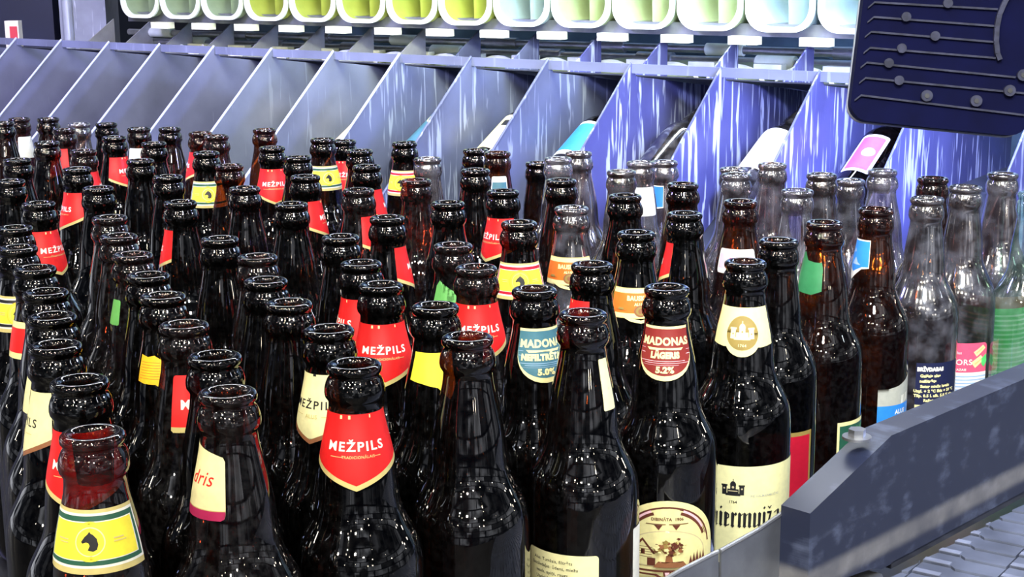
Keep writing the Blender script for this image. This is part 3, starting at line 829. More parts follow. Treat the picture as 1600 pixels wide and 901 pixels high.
# ------------------------------------------------------------------ pocket carriers of the bottle washer
def plastic(name, col, sub=.0):
    m = mat(name, col, .35, 0, .10, 25)
    b = m.node_tree.nodes['Principled BSDF']
    return m
M_rim = plastic('pale_pocket_rim', (.80, .88, .72))
POCK = [plastic('dull_green_pocket', (.26, .34, .20)), plastic('lime_pocket', (.36, .42, .07)), plastic('pale_green_pocket', (.30, .37, .17)), plastic('milky_pocket', (.28, .38, .36))]  # tones carry plastic age and also the light along the row
M_tab = plastic('pale_tab', (.85, .87, .60))
def upath(w, r, h, n=8):
    p = [(-w, h)]
    p += [(-w + r - r * math.cos(PI / 2 * i / n), r - r * math.sin(PI / 2 * i / n)) for i in range(n + 1)]
    p += [(w - r + r * math.sin(PI / 2 * i / n), r - r * math.cos(PI / 2 * i / n)) for i in range(n + 1)]
    p += [(w, h)]
    return p
PK0 = at_dh(219, 27, .1143); PK1 = at_dh(1217, 49, .1143); PK1.z = PK0.z
PKD = (PK1 - PK0).normalized()
PKP = (PK1 - PK0).length / 12
PKB = Vector((-abs(PKD.y), -abs(PKD.x), 0)).normalized()
def pocket(parent, loc, mi, w, hh, tilt=0):
    bm = bmesh.new()
    wl = .0055
    outer = upath(w, w * .62, hh); inner = [(x * (1 - wl / w), z * (1 - wl / hh) + wl) for x, z in outer]
    inner[0] = (inner[0][0], hh); inner[-1] = (inner[-1][0], hh)
    D = .13
    loops = []
    # rim bead bulges out a little in front
    for (path, sc, dep) in ((outer, 1.0, D), (outer, 1.0, .006), (outer, 1.05, .004), (outer, 1.05, -.001), (inner, 1.0, -.001), (inner, .985, .006), (inner, .93, D)):
        loops.append([bm.verts.new(PKD * (x * sc) + ZU * (z * 1.0 + (1 - sc) * .03) - PKB * dep) for x, z in path])
    for k in range(len(loops) - 1):
        for i in range(len(outer) - 1):
            f = bm.faces.new((loops[k][i], loops[k][i + 1], loops[k + 1][i + 1], loops[k + 1][i]))
            f.material_index = 1 if k in (1, 2, 3, 4) else 0
    bm.faces.new(loops[-1]).material_index = 0
    # folded inner web
    v = [PKD * (.012) + ZU * .008 - PKB * .012, PKD * .006 + ZU * hh - PKB * .012]
    arcp = [(w * .08 + w * .55 * math.sin(t * .9), .02 + .10 * t) for t in (0, .33, .66, 1)]
    st = []
    for i in range(9):
        t = i / 8
        x = w * (.12 - .06 * t); st.append((PKD * x + ZU * (wl + hh * t) - PKB * (.02), PKD * (x + w * .62) + ZU * (wl + hh * t) - PKB * (D * .9)))
    for i in range(8):
        a = [bm.verts.new(p) for p in (st[i][0], st[i][1], st[i + 1][1], st[i + 1][0])]
        bm.faces.new(a).material_index = 0
    o = link('pocket', mesh_of('pocket', bm, [POCK[mi], M_rim], 40), parent)
    o.location = loc
    return o
def carriers():
    org = PK0.copy()
    root = empty('pocket_carrier', org)
    cols = {-1: 0, 0: 0, 1: 0, 2: 0, 3: 1, 4: 1, 5: 1, 6: 1, 7: 1, 8: 3, 9: 2, 10: 2, 11: 2, 12: 3, 13: 3}
    for n in range(0, 15):
        pocket(root, PKD * (n * PKP), cols.get(n, 3), PKP * .455, .19)
    for n in range(0, 15):
        bm = bmesh.new()
        wl = .05
        box(bm, PKD * (n * PKP + PKP * .5 - wl / 2) + ZU * -.022 + PKB * .004, PKD * wl, -PKB * .02, ZU * .013)
        bevel(bm, .003, 2)
        link('foot_tab', mesh_of('foot_tab', bm, [M_tab], 30), root)
    bm = bmesh.new()
    box(bm, PKD * (-.5 * PKP) + ZU * -.010 - PKB * .02, PKD * (15.5 * PKP), -PKB * .1, ZU * .02)
    link('carrier_beam', mesh_of('carrier_beam', bm, [M_steeld]), root)
    tag(root, 'row of rounded pale green plastic bottle pockets along the top', 'pocket carrier')
    # the next carrier down, seen between the fins
    base = PK0 - ZU * .095 - PKB * .10
    r2 = empty('pocket_carrier', base)
    for n in range(0, 16):
        bm = bmesh.new()
        # rounded pocket heel with a bright bead
        w = PKP * .44
        path = [(w * math.cos(PI * i / 12), .035 * math.sin(PI * i / 12)) for i in range(13)]
        L1 = [bm.verts.new(PKD * x + ZU * z) for x, z in path]
        L2 = [bm.verts.new(PKD * x * .9 + ZU * (z * .8) + PKB * .004) for x, z in path]
        L3 = [bm.verts.new(PKD * x + ZU * z - PKB * .12) for x, z in path]
        L4 = [bm.verts.new(PKD * x * .9 + ZU * (z * .8) - PKB * .02) for x, z in path]
        for A, B, mi in ((L1, L2, 1), (L1, L3, 0), (L2, L4, 1)):
            for i in range(12): bm.faces.new((A[i], A[i + 1], B[i + 1], B[i])).material_index = mi
        bm.faces.new(L4).material_index = 0
        o = link('pocket', mesh_of('pocket', bm, [POCK[2 if n > 7 else 0], M_rim], 40), r2)
        o.location = PKD * (n * PKP)
        bm = bmesh.new()
        box(bm, PKD * (n * PKP + PKP * .5 - .03) + ZU * .012, PKD * .05, -PKB * .02, ZU * .024)
        bevel(bm, .006, 3)
        link('foot_tab', mesh_of('foot_tab', bm, [M_tab if n < 6 else M_rim], 30), r2)
    tag(r2, 'lower row of pale plastic pockets glimpsed between the steel fins', 'pocket carrier')
    # polished shafts between the two carriers
    for k, (dz, db, r, lab) in enumerate([(-.040, -.14, .007, 'upper thin polished steel shaft running behind the fins, under the pocket tabs'),
                                          (-.062, -.16, .009, 'lower thicker polished steel shaft running behind the fins, above the lower pockets')]):
        s = PK0 + ZU * dz + PKB * db - PKD * .2
        root = empty('steel_shaft', s)
        bm = bmesh.new(); tube(bm, (0, 0, 0), PKD * (PKP * 17), r, 16)
        link('shaft_rod', mesh_of('shaft_rod', bm, [M_steel], 40), root)
        for i in range(9):
            bm = bmesh.new(); c = PKD * (PKP * (1.9 * i + .6 + .7 * k)); tube(bm, c, c + PKD * .07, r * 1.5, 16); bevel(bm, .001, 1, 50)
            link('collar', mesh_of('collar', bm, [M_rim if i % 3 == 0 else M_steel], 40), root)
        tag(root, lab, 'shaft')
carriers()

# uprights and cabinet at the upper left
def uprights():
    YP = Vector((0, 1, 0)); p = on_plane(96, 66, (0, 3.6, 0), YP); q = on_plane(168, 66, (0, 3.6, 0), YP)
    w = q.x - p.x
    root = empty('machine_upright', (p.x, p.y, -.8))
    bm = bmesh.new(); box(bm, (0, 0, 0), (w, 0, 0), (0, .12, 0), (0, 0, 2.2)); bevel(bm, .012, 3)
    link('column', mesh_of('column', bm, [streak_steel('upright_steel', .2, (.30, .33, .42), (.6, .65, .75))], 40), root)
    bm = bmesh.new(); tube(bm, (w * .18, -.004, .8), (w * .18, -.004, 2.2), .012, 12)
    link('conduit', mesh_of('conduit', bm, [M_edge], 40), root)
    tag(root, 'grey steel machine upright behind the left end of the chutes', 'machine frame')
    root = empty('control_cabinet', (p.x - 1.0, p.y + .05, -.8))
    bm = bmesh.new(); box(bm, (0, 0, 0), (.97, 0, 0), (0, .5, 0), (0, 0, 2.3)); bevel(bm, .01, 2)
    link('cabinet_body', mesh_of('cabinet_body', bm, [mat('navy_cabinet_paint', (.008, .012, .04), .4, 0, .2, 6)], 40), root)
    tag(root, 'dark navy machine cabinet at the upper left corner', 'cabinet')
    # small red handled container standing behind the rail
    c = at_dh(31, 64, .17)
    root = empty('red_bottle', (c.x, c.y - .03, c.z - .04))
    bm = bmesh.new(); box(bm, (-.017, -.013, 0), (.030, 0, 0), (0, .026, 0), (0, 0, .086)); bevel(bm, .009, 3)
    link('shell', mesh_of('shell', bm, [mat('cream_shell', (.80, .74, .62), .4)], 60), root)
    bm = bmesh.new(); box(bm, (-.006, -.015, .01), (.016, 0, 0), (0, .01, 0), (0, 0, .064)); bevel(bm, .003, 2)
    link('red_panel', mesh_of('red_panel', bm, [mat('red_panel_paint', (.62, .05, .07), .35)], 60), root)
    bm = bmesh.new(); tube(bm, (-.002, 0, .002), (-.002, 0, -.8 - root.location.z), .005, 12)
    link('post', mesh_of('post', bm, [M_steeld], 40), root)
    tag(root, 'small cream block with a red panel above the chute rim, upper left', 'warning light')
    root.name = 'signal_block'
uprights()
# dark machine housing behind the shafts
bm = bmesh.new()
hb = PK0 + PKD * -.06 - PKB * .34
box(bm, Vector((hb.x, hb.y, -.8)), PKD * 2.9, -PKB * .25, ZU * 1.9)
bevel(bm, .01, 2)
tag(link('washer_housing', mesh_of('washer_housing', bm, [mat('housing_steel', (.12, .20, .30), .35, .5, .4, 7)], 40)), 'dark blue-grey washer housing behind the pockets and shafts', 'machine housing')

# ------------------------------------------------------------------ flood light, back towards us
def flood():
    root_p = on_plane(1326, 186, (0, 1.42, 0), Vector((0, 1, 0)))
    BR = on_plane(1602, 214, (0, 1.40, 0), Vector((0, 1, 0)))
    TL = on_plane(1352, -180, (0, 1.45, 0), Vector((0, 1, 0)))
    X = (BR - root_p); wid = X.length; X.normalize()
    Y = (TL - root_p); Y = (Y - X * Y.dot(X)); hei = Y.length; Y.normalize()
    Nn = X.cross(Y).normalized()               # towards the camera
    if Nn.y > 0: Nn = -Nn
    root = empty('flood_light', root_p)
    k = wid / 276.0                            # metres per photo pixel
    M = mat('navy_cast_housing', (.0012, .002, .024), .8, 0, .15, 40, .10)
    Mr = mat('rubbed_rib_edge', (.028, .030, .055), .6, 0, .4, 90, .2)
    bm = bmesh.new()
    pts = []
    rr = 30 * k
    for (cx, cy, a0) in ((rr, rr, PI), (wid - rr * .9, rr, 1.5 * PI), (wid - rr, hei - rr, 0), (rr, hei - rr, .5 * PI)):
        for i in range(8):
            a = a0 + PI / 2 * i / 7
            pts.append(X * (cx + rr * math.cos(a)) + Y * (cy + rr * math.sin(a)))
    prism(bm, pts, -Nn * .034)
    bevel(bm, .0016, 2, 60)
    link('housing', mesh_of('housing', bm, [M], 40), root)
    bm = bmesh.new()                           # pale gasket lip round the front glass
    cen = sum(pts, Vector()) / len(pts)
    o2 = [cen + (p - cen) * 1.012 for p in pts]
    prism(bm, [p - Nn * .026 for p in o2], -Nn * .006)
    link('gasket', mesh_of('gasket', bm, [mat('grey_gasket', (.30, .32, .36), .4)], 40), root)
    bm = bmesh.new()                           # front glass on the chute side
    prism(bm, [cen + (p - cen) * .9 - Nn * .0345 for p in pts], -Nn * .002)
    g, N, L = nt('flood_lens'); b = N['Principled BSDF']
    b.inputs['Base Color'].default_value = (.9, .93, 1, 1); b.inputs['Emission Color'].default_value = (.55, .66, 1, 1); b.inputs['Emission Strength'].default_value = 6
    link('lens', mesh_of('lens', bm, [g]), root)
    def xy(px, py):                            # photo position on the back face
        p = on_plane(px, py, root_p, Nn) - root_p
        return p
    ribs = [((1366, 4), (1558, 15), (1480, 6)), ((1365, 27), (1553, 41), (1415, 27)), ((1361, 50), (1552, 66), (1460, 57)), ((1359, 75), (1555, 91), (1408, 76)),
            ((1354, 98), (1586, 121), (1388, 99)), ((1352, 122), (1600, 146), (1404, 126)), ((1345, 149), (1600, 180), None)]
    for (a, b2, c) in ribs:
        pa, pb = xy(*a), xy(*b2)
        d = (pb - pa).normalized()
        lead = pa - d * (9 * k) - Y * (9 * k)
        bm = bmesh.new()
        hgt = .003
        for s, e in ((lead, pa), (pa, pb)):
            wv = Y * .0009
            prism(bm, [s - wv, e - wv, e + wv, s + wv], Nn * hgt)
        link('cooling_rib', mesh_of('cooling_rib', bm, [M, Mr]), root).data.materials[0] = Mr
        if c:
            bm = bmesh.new(); pc = xy(*c); tube(bm, pc, pc + Nn * .0055, 7.5 * k, 18); bevel(bm, .0008, 1, 50)
            link('boss', mesh_of('boss', bm, [Mr], 40), root)
    for c in ((1447, 150), (1524, 158), (1576, 142), (1597, 118)):
        bm = bmesh.new(); pc = xy(*c); tube(bm, pc, pc + Nn * .006, 9 * k, 20); bevel(bm, .001, 1, 50)
        o = link('screw_boss', mesh_of('screw_boss', bm, [Mr], 40), root)
        bm = bmesh.new(); tube(bm, pc + Nn * .006, pc + Nn * .0066, 4 * k, 12)
        link('screw', mesh_of('screw', bm, [M_bedp], 40), o)
    # curved boss wall at the upper right of the back
    bm = bmesh.new()
    arcp = [xy(*q) for q in ((1578, -12), (1568, 5), (1560, 24), (1556, 44), (1555, 66), (1557, 84), (1561, 94))]
    for i in range(len(arcp) - 1):
        d = (arcp[i + 1] - arcp[i]); nrm = d.cross(Nn).normalized() * .0022
        prism(bm, [arcp[i] - nrm, arcp[i + 1] - nrm, arcp[i + 1] + nrm, arcp[i] + nrm], Nn * .006)
    link('boss_wall', mesh_of('boss_wall', bm, [Mr]), root)
    # arm up to the frame above
    bm = bmesh.new()
    c = X * wid * .5 + Y * (hei - .01)
    prism(bm, [c - X * .02, c + X * .02, c + X * .02 + ZU * .5, c - X * .02 + ZU * .5], -Nn * .012)
    link('mounting_arm', mesh_of('mounting_arm', bm, [M]), root)
    tag(root, 'dark navy ribbed back of a flood light at the upper right', 'flood light')
    c = root_p + X * wid * .5 + Y * hei * .5 - Nn * .045
    area('flood_beam', c, c - Nn * 1 + Vector((-.12, 0, -.35)), wid * .8, hei * .8, 12, (.36, .42, 1.0), 150)
    return c
flood_c = flood()
area('work_light', (.22, .45, 1.10), (.33, 1.2, .15), .10, .10, 1.5, COOL, 75)
area('work_light', (.22, .30, .92), (.33, 1.2, .15), .10, .10, 1.5, COOL, 75)
area('shaft_fill', (.5, 2.2, .62), (.4, 2.75, .22), .6, .05, 7, (.45, .6, 1.0), 120)  # added blue fill to brighten the shafts, no real fixture
# sister flood lights further along the machine
area('flood_beam', (.95, 1.55, .78), (.35, 1.6, .15), .16, .16, 5.0, (.46, .54, 1.0), 140)
area('flood_beam', (-1.5, 1.7, 1.15), (-.85, 2.3, .1), .2, .2, 20.0, (.36, .34, 1.0), 110)
area('pocket_fill', (.15, 1.75, .80), (.05, 2.7, .32), .5, .08, 4.5, (.93, 1.0, .86), 90)  # added unseen fill lights, this and the next, to brighten the pockets
area('pocket_fill', (.75, 1.6, .75), (.75, 2.4, .30), .3, .08, .9, (.80, .92, 1.0), 90)
area('chute_lamp', (-.55, 1.2, 1.3), (-.3, 2.1, .15), .3, .1, 2.5, (.72, .82, 1.0), 70)

# ------------------------------------------------------------------ bottles
G_ALL = 'brown beer bottles crowded on the conveyor'
_lab_cache = {}
def label_mesh(which, table, kind, R, H):
    key = (which, kind, R if table is BODY else 0, round(H, 4))
    if key not in _lab_cache:
        _lab_cache[key] = table[which]().build(kind, R, H)
    return _lab_cache[key]
DH = {'4,190': .001, '30,184': -.004, '166,192': -.007, '265,199': -.007, '338,211': .003, '538,219': -.010, '743,233': -.005, '841,253': -.018, '872,246': .002,
      '1038,251': -.008, '1146,262': -.012, '1329,280': -.019, '1379,265': -.001, '1509,290': .002}
TIGHT = {'100,201', '123,192', '166,192', '217,199', '265,199', '231,428', '254,460', '872,246', '904,237', '1146,262', '1207,255', '1329,280', '1379,265', '1458,277', '1509,290'}
BOTTLES = [
    (4, 190, 'E', 'd', None, 0, None, 0, 'dark bottle cut by the left edge in the rearmost row'),
    (30, 184, 'L', 'r', 'white', 30, None, 0, 'reddish bottle with a pale neck sticker at the rear left, second from the edge'),
    (75, 184, 'E', 'd', None, 0, None, 0, 'dark bare bottle at the rear left standing between two reddish ones'),
    (100, 201, 'E', 'r', 'red', -80, None, 0, 'reddish bottle with a sliver of red neck label, rear left, squeezed between bare ones'),
    (123, 192, 'L', 'h', None, 0, None, 0, 'pale reddish bottle in the rearmost row under the third chute divider edge'),
    (166, 192, 'E', 'k', None, 0, None, 0, 'dark bare bottle in the rearmost row behind the small red lettered neck'),
    (178, 213, 'E', 'k', 'red', 61, None, 0, 'dark bottle in the rear left whose red neck label faces right'),
    (217, 199, 'L', 'd', 'white', -20, None, 0, 'slim bottle with a white neck sticker at the rear left'),
    (265, 199, 'E', 'd', None, 0, None, 0, 'bare dark brown bottle in the rearmost row right of the white-stickered neck'),
    (73, 221, 'E', 'd', None, 0, None, 0, 'bare bottle with long amber-lit neck in the second row, rear left'),
    (130, 234, 'E', 'r', 'red', 110, None, 0, 'reddish bottle with a red label edge, behind the red ILS neck at the left'),
    (240, 222, 'E', 'k', None, 0, None, 0, 'bare black-looking bottle before the rearmost bare brown one, rear left'),
    (313, 206, 'E', 'a', 'red', -110, None, 0, 'amber bottle with pink-red label edge in the rearmost row left of the bright plastic film'),
    (338, 211, 'E', 'r', None, 0, None, 0, 'bare reddish bottle in the rearmost row beside the amber one'),
    (27, 248, 'E', 'k', None, 0, None, 0, 'bare bottle near the left edge, third row from the chutes'),
    (219, 249, 'E', 'k', None, 0, None, 0, 'bare dark bottle directly left of the small yellow horse label, rear left'),
    (120, 262, 'E', 'k', 'red', -78, None, 0, 'bottle with red neck label showing its last letters, turned left, left side'),
    (322, 237, 'E', 'k', 'horse', 0, None, 0, 'rear bottle with small yellow horse label in a dark-lined border, left of centre'),
    (358, 257, 'E', 'a', None, 0, None, 0, 'bare bottle with golden glow in its neck, right of the rear yellow label'),
    (15, 281, 'E', 'k', None, 0, None, 0, 'bare bottle cut at the left edge behind the pinkish red lettered label'),
    (153, 292, 'E', 'k', None, 0, None, 0, 'bare dark bottle right of the red neck label turned left, left side'),
    (262, 274, 'E', 'k', None, 0, None, 0, 'bare dark bottle in front of the rear row, behind the thin red label sliver'),
    (60, 316, 'E', 'k', 'red', 45, None, 0, 'bottle with pinkish red lettered neck label near the left edge'),
    (281, 314, 'E', 'k', 'red', -120, None, 0, 'bottle with only a thin red label sliver on the left of its neck'),
    (171, 338, 'E', 'r', None, 0, None, 0, 'rearmost of the closely stacked bare mouths left of centre-left'),
    (382, 292, 'E', 'd', None, 0, None, 0, 'bare bottle with violet and yellow glints right of the red-slivered one'),
    (22, 354, 'E', 'k', None, 0, None, 0, 'bare mouth at the left edge, rearmost of the left-edge file'),
    (27, 385, 'E', 'k', 'horseb', -8, None, 0, 'bottle at the left edge with yellow black-lined label, second in the left file'),
    (54, 417, 'E', 'k', 'redb', -48, None, 0, 'bottle in the left file with cream-edged red label on its left'),
    (71, 454, 'E', 'k', None, 0, None, 0, 'bare bottle in the left file, just in front of the red cream-edged one'),
    (81, 492, 'E', 'k', 'strip', -72, None, 0, 'bottle in the left file with a thin white strip at its left side'),
    (86, 537, 'E', 'k', 'cmez', -95, None, 0, 'bottle in the left file with tall cream label edge on its left'),
    (185, 367, 'E', 'r', None, 0, None, 0, 'second mouth of the closely stacked bare bottles, left of centre-left'),
    (207, 396, 'E', 'r', 'grns', -58, None, 0, 'brown bottle with a small green sticker on the left of its neck'),
    (231, 428, 'E', 'k', None, 0, None, 0, 'bare bottle between the green-stickered one and the torn orange-label one'),
    (254, 460, 'E', 'd', 'ory', -32, None, 0, 'bottle with a torn orange-yellow label scrap on its neck'),
    (287, 505, 'E', 'r', 'redrect', 10, None, 0, 'reddish-rimmed bottle with red label showing a white M, lower left'),
    (335, 554, 'E', 'k', None, 0, None, 0, 'bare dark bottle between the red M label and the cream script label'),
    (343, 371, 'E', 'k', None, 0, None, 0, 'bare dark bottle standing clear, behind the pair left of centre'),
    (402, 399, 'E', 'r', None, 0, None, 0, 'bare bottle with brownish lip, rear of the pair left of centre'),
    (415, 436, 'E', 'k', None, 0, None, 0, 'bare bottle directly in front of the brownish-lipped one, left of centre'),
    (451, 471, 'E', 'd', None, 0, None, 0, 'bare bottle with faint amber marks below its collar, behind the cream black-lettered one'),
    (514, 512, 'E', 'k', 'cmez', -38, None, 0, 'bottle with cream pointed neck label in black letters'),
    (413, 201, 'E', 'a', None, 0, None, 0, 'tallest-looking amber bottle in the rearmost row at the tip of the plastic film'),
    (425, 229, 'E', 'k', 'red', 6, None, 0, 'bottle with small bright red lettered label facing forward, rear, left of centre'),
    (465, 244, 'E', 'k', None, 0, None, 0, 'bare bottle between the red rear neck and the rear yellow-green horse neck'),
    (504, 216, 'E', 'd', 'horse', 18, None, 0, 'rearmost bottle with pale yellow horse label and green lines, near centre'),
    (538, 219, 'E', 'k', 'red', 0, None, 0, 'rearmost dark bottle with pink-red label right of the yellow horse one'),
    (562, 234, 'E', 'k', None, 0, None, 0, 'bare bottle in the second row just right of the pink-red label, near centre'),
    (477, 274, 'E', 'k', 'red', 95, None, 0, 'bottle with washed-out pink-red label turned to the right, left of centre'),
    (573, 258, 'E', 'k', 'red', 115, None, 0, 'bottle with a pink label sliver at its right, behind the small-mouthed bare one near centre'),
    (632, 222, 'E', 'k', 'horser', -18, None, 0, 'rear bottle with small yellow label lined in red, standing alone near centre'),
    (668, 246, 'L', 'h', None, 0, None, 0, 'greyish bare bottle at the rear against the beige chute bottle'),
    (455, 317, 'E', 'k', None, 0, None, 0, 'bare bottle with shiny black neck in the middle of the left centre'),
    (560, 295, 'E', 'r', 'red', 96, None, 0, 'bottle with red label edge on its right, behind the clear-necked bare file'),
    (650, 280, 'L', 'r', None, 0, None, 0, 'bare maroon long-necked bottle, rear centre'),
    (605, 338, 'E', 'k', 'red', 110, None, 0, 'bottle with red label turned right, its M at the right edge, centre'),
    (700, 315, 'E', 'k', None, 0, None, 0, 'bare bottle between the maroon long neck and the red ILS label'),
    (532, 368, 'E', 'k', None, 0, None, 0, 'bare bottle behind the red label that ends in LS, left of centre'),
    (564, 409, 'E', 'k', 'red', -77, None, 0, 'bottle with red label turned left so its last letters show, centre left'),
    (595, 443, 'E', 'k', 'red', 3, None, 0, 'centre bottle with full red white-lettered label, behind the largest one'),
    (743, 233, 'E', 'd', None, 0, None, 0, 'bare dark bottle in the rearmost row left of the leaning amber one'),
    (777, 237, 'L', 'a', 'teal', 8, None, 0, 'amber bottle with pale teal label in the rearmost row right of centre'),
    (743, 264, 'E', 'd', None, 0, None, 0, 'bare dark bottle in the second row, directly behind the red ILS label'),
    (786, 297, 'E', 'k', 'red', -50, None, 0, 'bottle with bright red label showing its last letters, above the yellow horse label'),
    (841, 253, 'L', 'd', None, 0, None, 0, 'bare grey-brown bottle in the rear row left of the pale clear one'),
    (872, 246, 'L', 'c', None, 0, None, 0, 'small pale clear bottle at the rear beside the tall bare brown one'),
    (904, 237, 'E', 'h', None, 0, None, 0, 'tall bare brown bottle with golden streak in the rearmost row'),
    (877, 280, 'E', 'd', None, 0, None, 0, 'bare dark bottle directly behind the farther orange label'),
    (893, 323, 'E', 'h', 'bau', -8, None, 0, 'bottle with orange cream-bordered neck label, the farther of the two'),
    (811, 346, 'E', 'd', 'horser', 2, None, 0, 'bottle with yellow horse label lined in dark red, right of centre'),
    (971, 266, 'L', 'h', None, 0, None, 0, 'bare greyish bottle in the rear row behind a bare dark one, right of centre'),
    (977, 304, 'E', 'k', None, 0, None, 0, 'bare dark bottle directly behind the nearer orange label'),
    (994, 362, 'E', 'k', 'bau', 8, None, 0, 'bottle with orange cream-bordered neck label, the nearer of the two'),
    (708, 381, 'E', 'r', 'grn', 0, None, 0, 'brown-lipped bottle with a torn green label scrap, centre'),
    (744, 416, 'E', 'r', 'red', 6, None, 0, 'bottle with red white-lettered label just right of the torn green scrap'),
    (680, 476, 'E', 'k', 'yel', -8, None, 0, 'bottle with a torn plain bright yellow label, centre front'),
    (835, 450, 'E', 'k', 'ned', 22, None, 0, 'bottle with teal round-footed neck label'),
    (925, 411, 'E', 'k', 'red', -96, None, 0, 'bottle with a small red label edge on its left, behind the bare front one'),
    (730, 524, 'E', 'd', None, 0, None, 0, 'large bare front bottle between the yellow scrap and the cream back label'),
    (911, 487, 'E', 'd', 'strip', 52, [('back',-24),('side',76)], 0, 'front bottle with narrow cream neck strip and cream small-print body label'),
    (1042, 447, 'E', 'k', 'lag', -2, 'tree', 4, 'bottle with burgundy 5,2% neck label and brown tree body label'),
    (1001, 252, 'L', 'c', 'white', 20, None, 0, 'pale clear bottle with white neck sticker at the rear beside a blue-stickered one'),
    (1038, 251, 'E', 'h', 'blue', -38, None, 0, 'rear bottle with blue and white neck label, right of centre'),
    (1067, 286, 'E', 'd', None, 0, None, 0, 'bare bottle in front of the rear blue-labelled one'),
    (1070, 332, 'E', 'k', 'red', -127, None, 0, 'bottle with thin red label sliver on its left, behind the burgundy label'),
    (1146, 262, 'L', 'h', None, 0, None, 0, 'rearmost of two nested greyish mouths against the streaked chute'),
    (1151, 271, 'L', 'c', None, 0, None, 0, 'pale hazy bottle in front of its nested twin, against the streaked chute'),
    (1207, 255, 'L', 'h', None, 0, None, 0, 'bare hazy bottle in the rearmost row below the bright chute divider'),
    (1157, 313, 'E', 'a', 'wred', -8, None, 0, 'amber bottle with white and pink neck label behind the castle collar'),
    (1246, 296, 'L', 'c', None, 0, None, 0, 'hazy pale bottle with rounded lip behind the green-scrap bottle'),
    (1284, 271, 'L', 'h', None, 0, None, 0, "hazy violet-lit bottle in the rearmost row beneath the flood light's left side"),
    (1217, 374, 'L', 'k', None, 0, 'crimson', 17, 'black bare-necked bottle with dark red body label right of the castle collar'),
    (1288, 346, 'E', 'a', 'grn2', -34, 'green', 62, 'amber-glinting bottle with torn green neck scrap and green body label'),
    (1329, 280, 'L', 'h', None, 0, None, 0, 'hazy bottle with glassy violet rim behind the blue-labelled amber one'),
    (1379, 265, 'E', 'c', None, 0, None, 0, 'brightest pale bottle in the rearmost row in front of the white lying label'),
    (1369, 325, 'L', 'a', 'blue', -52, 'wblue', 50, 'warm amber bottle with blue neck scrap and white-and-blue body label'),
    (1458, 277, 'L', 'r', None, 0, None, 0, 'dark reddish bottle in the rear between two pale lips at the right'),
    (1449, 308, 'L', 'h', None, 0, 'navy', 36, 'scuffed grey-brown bottle with navy body label in cream print'),
    (1509, 290, 'L', 'h', None, 0, 'pink', 22, 'hazy brown bottle with pink body label, second from the right edge'),
    (1567, 270, 'L', 'h', None, 0, 'stripe', 5, 'rightmost tall bottle with green striped body label'),
    (1165, 407, 'E', 'k', 'castle', -3, 'castle', -6, 'bottle with cream castle collar and cream castle body label'),
    (124, 592, 'E', 'k', 'red', -12, None, 0, 'bottle with red label turned left, right behind the yellow horse front bottle'),
    (144, 674, 'E', 'r', 'horse', -13, None, 0, 'nearest front-left bottle with large yellow horse label lined in green'),
    (355, 610, 'E', 'r', 'ris', -53, None, 0, 'front bottle with cream neck label, red script and magenta foot'),
    (553, 566, 'E', 'k', 'red', -2, None, 0, 'nearest bottle with large red white-lettered V-shaped label, front centre-left'),
    (1617, 300, 'L', 'g', None, 0, None, 0, 'pale green bottle cut by the right edge'),
]
for (x, y, kind, tone, neck, nrot, body, brot, lab) in BOTTLES:
    key = '%d,%d' % (x, y)
    dh = HC - DH.get(key, 0)
    p = at_dh(x, y, dh)
    H = round(HB + DH.get(key, 0), 4)
    R = .0305 if kind == 'L' else (.0318 if key in TIGHT else .033)
    o = link('beer_bottle', bottle_mesh(kind, R, H, tone))
    o.location = (p.x, p.y, 0)
    face = math.atan2(-p.x, p.y)              # turn so that label angle 0 looks at the camera
    tag(o, lab, 'bottle', G_ALL)
    items = []
    if neck: items.append(('neck_label', neck, NECK, nrot))
    if body:
        for b, r in (body if isinstance(body, list) else [(body, brot)]): items.append(('body_label', b, BODY, r))
    for nm, w, t, r in items:
        c = link(nm, label_mesh(w, t, kind, R, H), o)
        c.rotation_euler = (0, 0, face + math.radians(r))

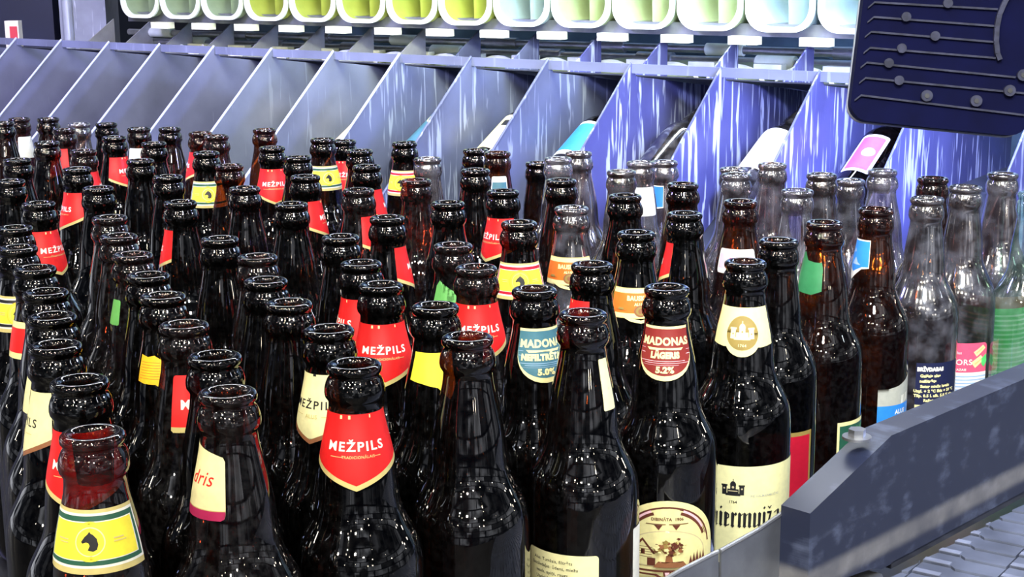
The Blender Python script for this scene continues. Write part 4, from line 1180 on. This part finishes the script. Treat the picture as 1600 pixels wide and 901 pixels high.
# ------------------------------------------------------------------ bottles lying in the chutes
LY = [  # chute number, distance down the chute, tone, body label colour, label text
    (5, .10, 'd', 'beige', 'bottle with beige label lying in the chute above the empty gap left of centre'),
    (6, .12, 'd', 'beige', 'bottle with beige label lying in the chute left of the teal-labelled one'),
    (7, .10, 'd', 'teal', 'bottle with teal label lying in a chute just right of the beige-labelled ones'),
    (8, .10, 'd', 'cream', 'bottle with pale cream label lying in the chute behind the bare brown bottles'),
    (9, .10, 'd', 'blue', 'bottle with blue and white label lying in the chute right of the cream-labelled one'),
    (10, .10, 'h', None, 'bare brown bottle lying in the brightly lit chute left of the flood light'),
    (11, .09, 'h', 'white', 'brown bottle with white label lying in the chute under the flood light corner'),
    (12, .07, 'd', 'pinkp', 'brown bottle with pink label lying in the chute below the flood light'),
]
def lying():
    for (n, s, tone, colr, lab) in LY:
        R, H = .033, .235
        ax_dir = (-BD * math.cos(math.radians(30)) + ZU * math.sin(math.radians(30))).normalized()  # base to neck: up the slope
        up = (BD * math.sin(math.radians(30)) + ZU * math.cos(math.radians(30))).normalized()
        s = s * .5 - .020
        base = A0 + RD * ((n + (.30 if n < 11 else .38)) * PITCH) + BD * s + ZU * (-A0.z + (FE - s) * SF + .001) + up * (R + .002)
        o = link('beer_bottle', bottle_mesh('E', R, H, tone))
        zx = ax_dir; yx = -up; xx = yx.cross(zx)
        o.matrix_world = Matrix.Translation(base) @ Matrix((xx, yx, zx)).transposed().to_4x4()
        tag(o, lab, 'bottle', 'bottles lying in the chutes')
        if colr:
            key = 'ly_' + colr
            if key not in _lab_cache:
                l = Lab()
                if colr == 'pinkp':
                    l.poly(rect(-20, 20, 112, 190, 3), 'white').poly(rect(-16, 16, 117, 185, 2), 'pink').poly(disc(4, 150, 9), 'rose')
                elif colr == 'blue':
                    l.poly(rect(-26, 26, 108, 190, 3), 'white').poly(rect(-21, 21, 114, 180, 2), 'blue')
                elif colr == 'cream':
                    l.poly(rect(-26, 26, 106, 190, 3), 'cream').poly(rect(-8, 8, 120, 134), 'black')
                elif colr == 'teal':
                    l.poly(rect(-26, 26, 106, 190, 3), 'teal').poly(disc(0, 128, 13), 'beige').poly(disc(0, 128, 10), 'teal')
                else:
                    l.poly(rect(-30, 30, 100, 190, 3), colr)
                _lab_cache[key] = l.build('E', R, H, rref=33)
            link('body_label', _lab_cache[key], o)
            if colr == 'pinkp':
                link('neck_label', Lab().poly(rect(-16, 16, 24, 42, 2), 'white').poly(rect(-13, 13, 28, 39, 1), 'rose').build('E', R, H), o)
lying()
